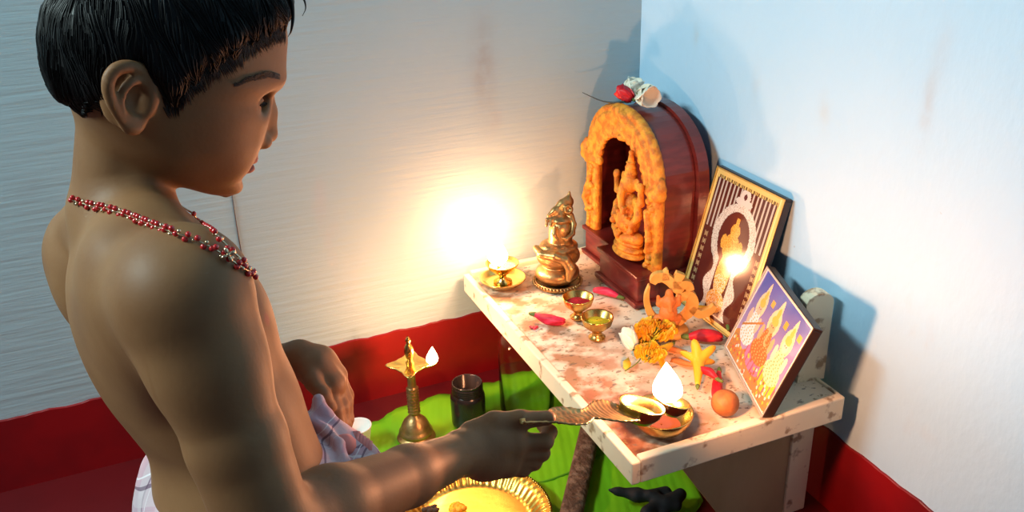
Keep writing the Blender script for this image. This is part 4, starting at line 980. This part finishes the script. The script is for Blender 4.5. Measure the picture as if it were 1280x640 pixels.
bb0 = BVHTree.FromObject(body, bpy.context.evaluated_depsgraph_get())
def onbody0(px_, py_): h_ = bb0.ray_cast(Vector(CAM), Vector(unit(at(px_, py_, 1)-CAM)))[0]; return np.array(h_) if h_ is not None else np.array(at(px_, py_, .8))
# lip tone lives in a vertex attribute: lips, nipple
nv = len(body.data.vertices); co = np.empty(nv*3); body.data.vertices.foreach_get('co', co); co = co.reshape(-1, 3)+0; co_w = co
rel = co_w-HC; f_, s_, u_ = rel@hF, rel@hS, rel@hU
lip = np.exp(-((u_-lm[1])/.0085)**4)*np.exp(-(s_/.022)**4)*(f_ > lm[0]-.02)*(f_ < lm[0]+.02)
npx = onbody0(334, 399); nip = np.exp(-(np.linalg.norm(co_w-npx, axis=1)/.0055)**4)
ta = body.data.color_attributes.new('tone', 'FLOAT_COLOR', 'POINT'); arr = np.zeros((nv, 4), np.float32); arr[:, :3] = np.clip(lip*.95+nip*.7, 0, 1)[:, None]; arr[:, 3] = 1; ta.data.foreach_set('color', arr.ravel())
for E_, s in eyes:
    b = MB().ball((0, 0, 0), 1, 28); b.v = [tuple(E_+hF*p[0]*.0114+hS*p[1]*.0135+hU*p[2]*.0110) for p in b.v]; o = b.build('eyeball', M['eye_white'], boy)
    d_ = unit(hF*1-hU*.12-hS*s*.04); z_ = Vector(d_); mx = Matrix.Translation(E_+d_*.0102) @ z_.to_track_quat('Z', 'Y').to_matrix().to_4x4()
    b = MB(); b.lathe((0, 0, 0), [(.0050, -.0002), (.0042, .0007), (.0022, .0014), (.0005, .0016)], 20); b.v = [tuple(mx @ Vector(p)) for p in b.v]; b.build('iris', M['iris'], o)
    # lashes and eyebrow
# --- hair: a cap following the skull, cut along the hairline, then strands
Hh = Field(.0024)
skc = (ml(354, 55)[0]+ml(60, 60)[0])/2; skr = (ml(354, 55)[0]-ml(60, 60)[0])/2
hl = [ml(40, 150, 0), ml(92, 150, .03), ml(118, 152, .05), ml(132, 150, .06), ml(146, 120, .066), ml(160, 100, .066), ml(178, 96, .066), ml(196, 120, .062), ml(206, 136, .06), ml(222, 132, .06), ml(236, 108, .058), ml(262, 88, .053), ml(285, 72, .046), ml(308, 52, .036), ml(330, 40, .02), ml(345, 38, .01), ml(380, 36, 0)]
hx = np.array([q[0] for q in hl]); hy = np.array([q[1] for q in hl]); od = np.argsort(hx); hx, hy = hx[od], hy[od]
def hairline(X, Y, Z):
    f = (X-HC[0])*hF[0]+(Y-HC[1])*hF[1]+(Z-HC[2])*hF[2]; u = (X-HC[0])*hU[0]+(Y-HC[1])*hU[1]+(Z-HC[2])*hU[2]; return (np.interp(f, hx, hy)-u+.0025*np.sin(f*420)+.0015*np.sin(f*1130))*.75
def capfield(X, Y, Z):      # thin at the hairline, thicker above
    h_ = -hairline(X, Y, Z)/.75; t_ = np.clip((h_+.002)/.022, 0, 1); g_ = -.0022+.0075*t_*t_*(3-2*t_)-.5*np.clip(-.004-h_, 0, .03)
    return headfield()(X, Y, Z)-g_
Hh.ops.append((hc_lo, hc_hi, capfield, .004, False)); Hh._grow(HC-.11, HC+.12)
hair = Hh.build('hair', M['hair'], boy)
# strands combed over the cap
hv = np.array([v.co for v in hair.data.vertices]); bvh = BVHTree.FromObject(hair, bpy.context.evaluated_depsgraph_get()); SB = MB(); rr = random.Random(9)
crown = hp(skc-.03, 0, ml(205, 45)[1]+skr*.76)
def strand(p, steps, stepl, r0, lift, dirfn):
    pts = []; p = Vector(p)
    for i in range(steps):
        hit = bvh.find_nearest(p)
        n_ = hit[1]; q = hit[0]+n_*(lift*(1-.3*i/steps)); pts.append(q); d_ = dirfn(q); d_ = d_-n_*d_.dot(n_)
        if d_.length < 1e-5: break
        p = q+d_.normalized()*stepl
    if len(pts) > 2:
        SB.tube(pts, [r0*(1-.85*i/(len(pts)-1)) for i in range(len(pts))], 3, False)
cF, cS, cU = Vector(hF), Vector(hS), Vector(hU); cr = Vector(crown)
def comb(q):
    rad = (q-cr); rad = rad-cU*rad.dot(cU)*.3; g_ = Vector((math.sin(q.x*190+q.z*90), math.sin(q.y*170), math.sin(q.z*210+q.x*60)))
    return rad.normalized()-cU*.55+g_*.28
nh = len(hv)
hv = [p for p in hv if hairline(np.float64(p[0]), np.float64(p[1]), np.float64(p[2])) < -.0005]; nh = len(hv)
for i in range(5200):
    p = hv[rr.randrange(nh)]; strand(p, 7, rr.uniform(.003, .0052), rr.uniform(.00035, .0007), rr.uniform(.0002, .0016), comb)
# fringe locks falling over the forehead, curls standing out at the front
def lock(pts, r): SB.tube(smoothpath(pts, 5), [max(.0003, r*(1-(i/(5*(len(pts)-1)))**1.5)) for i in range(5*(len(pts)-1)+1)], 5, False)
def hq(px_, py_, s): f_, u_ = ml(px_, py_, s); return hp(f_, s, u_)
for pts, r in (([(345, -14, .012), (362, -4, .010), (366, 20, .010), (364, 38, .012), (360, 46, .012)], .0026), ([(340, -12, .02), (354, 4, .02), (356, 24, .02), (352, 34, .022)], .0024),
               ([(350, -16, .0), (368, -12, .0), (379, -2, .0), (382, 10, .002), (378, 20, .004)], .0016), ([(352, -20, .0), (362, -8, .0), (367, 4, .0), (362, 14, .0)], .0018),
               ([(330, -6, .03), (344, 10, .03), (346, 26, .03), (338, 40, .034)], .0022), ([(318, 10, .04), (332, 24, .038), (330, 44, .04), (322, 56, .042)], .002),
               ([(300, 30, .048), (314, 44, .046), (308, 62, .048), (298, 74, .05)], .002), ([(280, 50, .054), (290, 66, .052), (284, 82, .054), (274, 92, .055)], .0018),
               ([(250, 80, .060), (256, 96, .060), (248, 108, .060), (240, 116, .060)], .0016), ([(222, 105, .066), (226, 122, .065), (222, 138, .064), (218, 148, .062)], .002),
               ([(212, 100, .067), (215, 120, .066), (212, 136, .065), (208, 144, .063)], .002), ([(345, -14, -.01), (360, -2, -.012), (362, 16, -.014), (358, 30, -.012)], .0024)):
    lock([hq(*q) for q in pts], r)
bb = BVHTree.FromObject(body, bpy.context.evaluated_depsgraph_get()); bvh_cap = bvh; bvh = bb
for i in range(1500):          # short fine hairs thinning out below the hairline
    f_ = rr.uniform(ml(203, 130, .066)[0], hx[-2]); u_ = np.interp(f_, hx, hy)+rr.uniform(-.0015, .010)+.004*rr.random()**2; sd = 1 if rr.random() < .8 else -1
    p_ = hp(f_, .09*sd, u_); h_ = bb.ray_cast(Vector(p_), Vector(-hS*sd))
    if h_[0] is not None: strand(h_[0], 4, rr.uniform(.0018, .0032), .00032, .0004, comb)
st = SB.build('hair_strands', M['hair'], hair)
# eyebrow of fine hairs
EB = MB(); bb = BVHTree.FromObject(body, bpy.context.evaluated_depsgraph_get())
def onbody(px_, py_, lift=.0005):
    d_ = unit(at(px_, py_, 1)-CAM); hit = bb.ray_cast(Vector(CAM), Vector(d_)); return None if hit[0] is None else (hit[0]+hit[1]*lift, hit[1])
def brow_pt(t, v_):
    xs = [296, 310, 325, 340, 351]; ys = [107, 100, 95.5, 93, 97]; w_ = [1.2, 2.6, 3.4, 4.0, 3.0]
    x = 296+(351-296)*t; return x, np.interp(x, xs, ys)+np.interp(x, xs, w_)*v_
for i in range(420):
    t = rr.random(); v_ = rr.uniform(-1, 1); x, y = brow_pt(t, v_); a = onbody(x, y, .0002); b_ = onbody(x-rr.uniform(3, 6), y+rr.uniform(-1.6, .8), .0009)
    if a and b_ and (a[0]-b_[0]).length < .01: EB.tube([a[0], (a[0]+b_[0])/2+a[1]*.0004, b_[0]], [.00032, .00028, .0001], 3, False)
def both(mb, nm):      # the same on the far side of the face
    mb.build(nm, M['hair'], boy); m2 = MB(); m2.v = [tuple(np.array(p)-2*hS*((np.array(p)-HC)@hS)) for p in mb.v]; m2.f = [f[::-1] for f in mb.f]; m2.build(nm, M['hair'], boy)
both(EB, 'eyebrow')
EB = MB()
for i in range(34):
    t = -1+2*i/33; p = Vector(lidp(eyes[1][0], 1, t, .0019*(1-t*t)**.5, .0006)); o_ = Vector(hF+hS*.5*t)
    EB.tube([p, p+o_*.0017-Vector(hU)*.0012, p+o_*.0034-Vector(hU)*.0010], [.00038, .00028, .0001], 3, False)
EB.tube([Vector(lidp(eyes[1][0], 1, -1+2*i/14, .0019*(1-(-1+2*i/14)**2)**.5, .0004)) for i in range(15)], .0005, 4)
both(EB, 'eyelashes')

# --- waistcloth
def cloth_mat():
    m = mat('checked cotton', (.50, .34, .38), .85); b = m.node_tree.nodes['Principled BSDF']
    tc = N(m, 'ShaderNodeTexCoord'); mp = N(m, 'ShaderNodeMapping'); mp.inputs['Rotation'].default_value = (.35, .5, .9); L(m, tc.outputs['Object'], mp.inputs[0])
    nz = N(m, 'ShaderNodeTexNoise', Scale=9.0); L(m, mp.outputs[0], nz.inputs['Vector'])
    ad = N(m, 'ShaderNodeVectorMath', operation='MULTIPLY_ADD'); L(m, nz.outputs['Color'], ad.inputs[0]); ad.inputs[1].default_value = (.03, .03, .03); L(m, mp.outputs[0], ad.inputs[2])
    sx = N(m, 'ShaderNodeSeparateXYZ'); L(m, ad.outputs[0], sx.inputs[0]); c = mixc(m, ramp(m, noise(m, 12, 2), .4, .6), (.60, .33, .37), (.44, .30, .36))
    def lines(ax, per, wd, col, cc, amt, off_=0):
        fr = mth(m, 'FRACT', mth(m, 'ADD', mth(m, 'DIVIDE', sx.outputs[ax], per), off_)); lt = mth(m, 'LESS_THAN', fr, wd); return mixc(m, mth(m, 'MULTIPLY', lt, amt), cc, col)
    for ax in ('X', 'Z'):
        c = lines(ax, .036, .30, (.55, .46, .48), c, .5, .3); c = lines(ax, .036, .055, (.10, .05, .09), c, .75); c = lines(ax, .036, .03, (.75, .72, .74), c, .7, .82)
    L(m, c, b.inputs['Base Color'])
    bp = N(m, 'ShaderNodeBump', Strength=.4, Distance=.003); L(m, noise(m, 60, 4), bp.inputs['Height']); L(m, bp.outputs[0], b.inputs['Normal']); return m
M['cloth'] = cloth_mat()
Cl = Field(.0027); PV = at(308, 628, .845)
down = np.array([0, 0, -1.]); fh_ = unit(np.array([front[0], front[1], 0])); sh_ = unit(np.array([side[0], side[1], 0]))
Cl.ell(at(310, 634, .845), (.094, .120, .062), AX, k=.02)
for i in range(7):                                      # rolled waistband folds
    z = -.006+i*.006
    ring = [at(308, 606, .84)+fh_*math.cos(a)*(.084+.003*math.sin(5*a+i))+sh_*math.sin(a)*(.109+.003*math.cos(4*a+i))+np.array([0, 0, z-.022+.014*math.cos(a)]) for a in np.linspace(0, 2*PI, 26)]
    if i % 2 == 0: Cl.chain(ring, [.0055]*26, k=.004)
for s in (-1, 1):
    hip = PV+sh_*.055*s+down*.03; knee = np.array([hip[0], hip[1], 0])+fh_*.10+sh_*.03*s+np.array([0, 0, .07]); foot = knee-fh_*.26; foot[2] = .06
    Cl.chain([hip, hip*.5+knee*.5, knee], [.085, .078, .062], k=.03); Cl.chain([knee, foot], [.055, .045], k=.03)
# bunched knot in front
rr = random.Random(21)
K0 = [((398, 500), (402, 540), (396, 590), .905, .014), ((408, 520), (418, 550), (420, 600), .90, .017), ((428, 548), (440, 575), (446, 606), .905, .019), ((405, 560), (412, 590), (415, 625), .885, .022),
      ((438, 560), (452, 585), (458, 612), .915, .013), ((420, 540), (430, 556), (428, 580), .915, .014), ((380, 585), (400, 600), (430, 615), .875, .020), ((395, 575), (440, 600), (455, 625), .90, .022)]
for a, b_, c_, t, r_ in K0: Cl.chain([at(*a, t), at(*b_, t-.004), at(*c_, t)], [r_*.45, r_, r_*1.1], k=.007)
Cl.chain([at(430, 600, .90), at(415, 640, .89), at(400, 690, .88)], [.035, .05, .06], k=.03)
Cl.cap(at(300, 625, .84), at(400, 610, .88), .05, .035, k=.02)
for a, b_, c_, t in (((384, 570), (402, 566), (424, 574), .868), ((390, 590), (412, 584), (440, 594), .866), ((372, 600), (396, 606), (430, 606), .862), ((426, 566), (440, 572), (458, 590), .876)): Cl.chain([at(*a, t), at(*b_, t), at(*c_, t)], [.004, .007, .004], k=.006)
for i in range(4):       # creases
    x = 404+i*13; Cl.chain([at(x, 560, .872+.006*i), at(x+6, 590, .872+.006*i), at(x+10, 620, .872+.006*i)], [.0015, .003, .002], k=.006, sub=True)
cloth = Cl.build('waistcloth', M['cloth'], boy); cloth['label'] = 'lilac and pink checked cotton waistcloth, knotted at the front'
# pleated pink end of the cloth poking out beside the hand
b = MB()
for i in range(7):
    p0 = at(436+i*3.6, 566+i*1.0, .885); p1 = at(440+i*3.8, 538+abs(i-1.5)*3.0, .895); b.tube([p0, (p0+p1)/2, p1], [.0036, .0042, .0026], 8)
b.ball(tuple(at(430, 556, .868)), .012, 14, (1, 1, .8))
M['pinkcloth'] = mat('pink cotton', (.70, .25, .22), .8); pc = b.build('pleated_cloth_end', M['pinkcloth'], cloth); pc['label'] = 'salmon pink pleated end'

# --- necklace of red beads, laid on the skin
near = [(84, 226), (82, 240), (93, 250), (115, 258), (140, 266), (165, 275), (190, 285), (215, 294), (240, 303), (262, 313), (280, 324), (298, 336), (314, 345)]
pts = []
for x, y in near:
    h_ = onbody(x, y, .003)
    if h_: pts.append(h_[0])
nk = thing('bead_necklace', tuple(pts[-1]) if pts else (0, 0, 0), "red bead necklace with small gold flower charm around the boy's neck", 'necklace')
def resamp(P_, d_):
    out = [P_[0]]; acc = 0
    for i in range(1, len(P_)):
        a, b_ = P_[i-1], P_[i]; l = (b_-a).length
        while acc+l >= d_:
            t = (d_-acc)/l; a = a+(b_-a)*t; out.append(a); l = (b_-a).length; acc = 0
        acc += l
    return out
far = []
for x, y in [(314, 345), (302, 331), (288, 318), (276, 306), (264, 294), (252, 280), (240, 266)]:
    h_ = onbody(x, y, .003); far.append(h_[0] if h_ and (not far or (h_[0]-far[-1]).length < .06) else Vector(at(x, y, .76+.0*len(far))))
path1 = smoothpath(pts, 6); path2 = smoothpath(far, 6)
cord = MB().tube(path1, .0008, 5); cord.tube(path2, .0008, 5)
# back of the neck, out of sight from here
nb_ = smoothpath([pts[0], Vector(at(100, 216, .82)), Vector(at(150, 222, .845)), Vector(at(205, 245, .82)), far[-1]], 8); cord.tube(nb_, .0008, 5); cord.build('cord', M['bead_gold'], nk)
proto = {}
def bead(p, key, r):
    if key not in proto:
        o = MB().ball((0, 0, 0), r, 10).build('bead', M['bead_red' if key == 'r' else 'bead_gold'], None); proto[key] = o
    else: o = proto[key].copy(); C.objects.link(o)
    o.location = p; o.parent = nk; o.matrix_parent_inverse = nk.matrix_world.inverted()
B1 = resamp(path1, .0033); B2 = resamp(path2, .0055)
for i, p in enumerate(B1):
    off_ = Vector((0, 0, .0024*(1 if i % 2 else -1)))
    bead(p+off_*(1 if i % 4 else .2), 'g' if i % 3 == 2 else 'r', .0022 if i % 3 != 2 else .0015)
for i, p in enumerate(B2): bead(p+Vector((0, 0, .0015*(1 if i % 2 else -1))), 'g' if i % 3 == 1 else 'r', .0026)
h_ = onbody(279, 324, .006)
if h_:
    b = MB(); c_ = h_[0]
    for a in range(4): d_ = Vector(hr*math.cos(a*PI/2+.4)+hu*math.sin(a*PI/2+.4)); b.tube([c_, c_+d_*.0035, c_+d_*.0055], [.0009, .0016, .0006], 6)
    b.ball(tuple(c_), .0016, 8); o = b.build('charm', M['bead_gold'], nk); o['label'] = 'small pale gold flower-shaped charm'
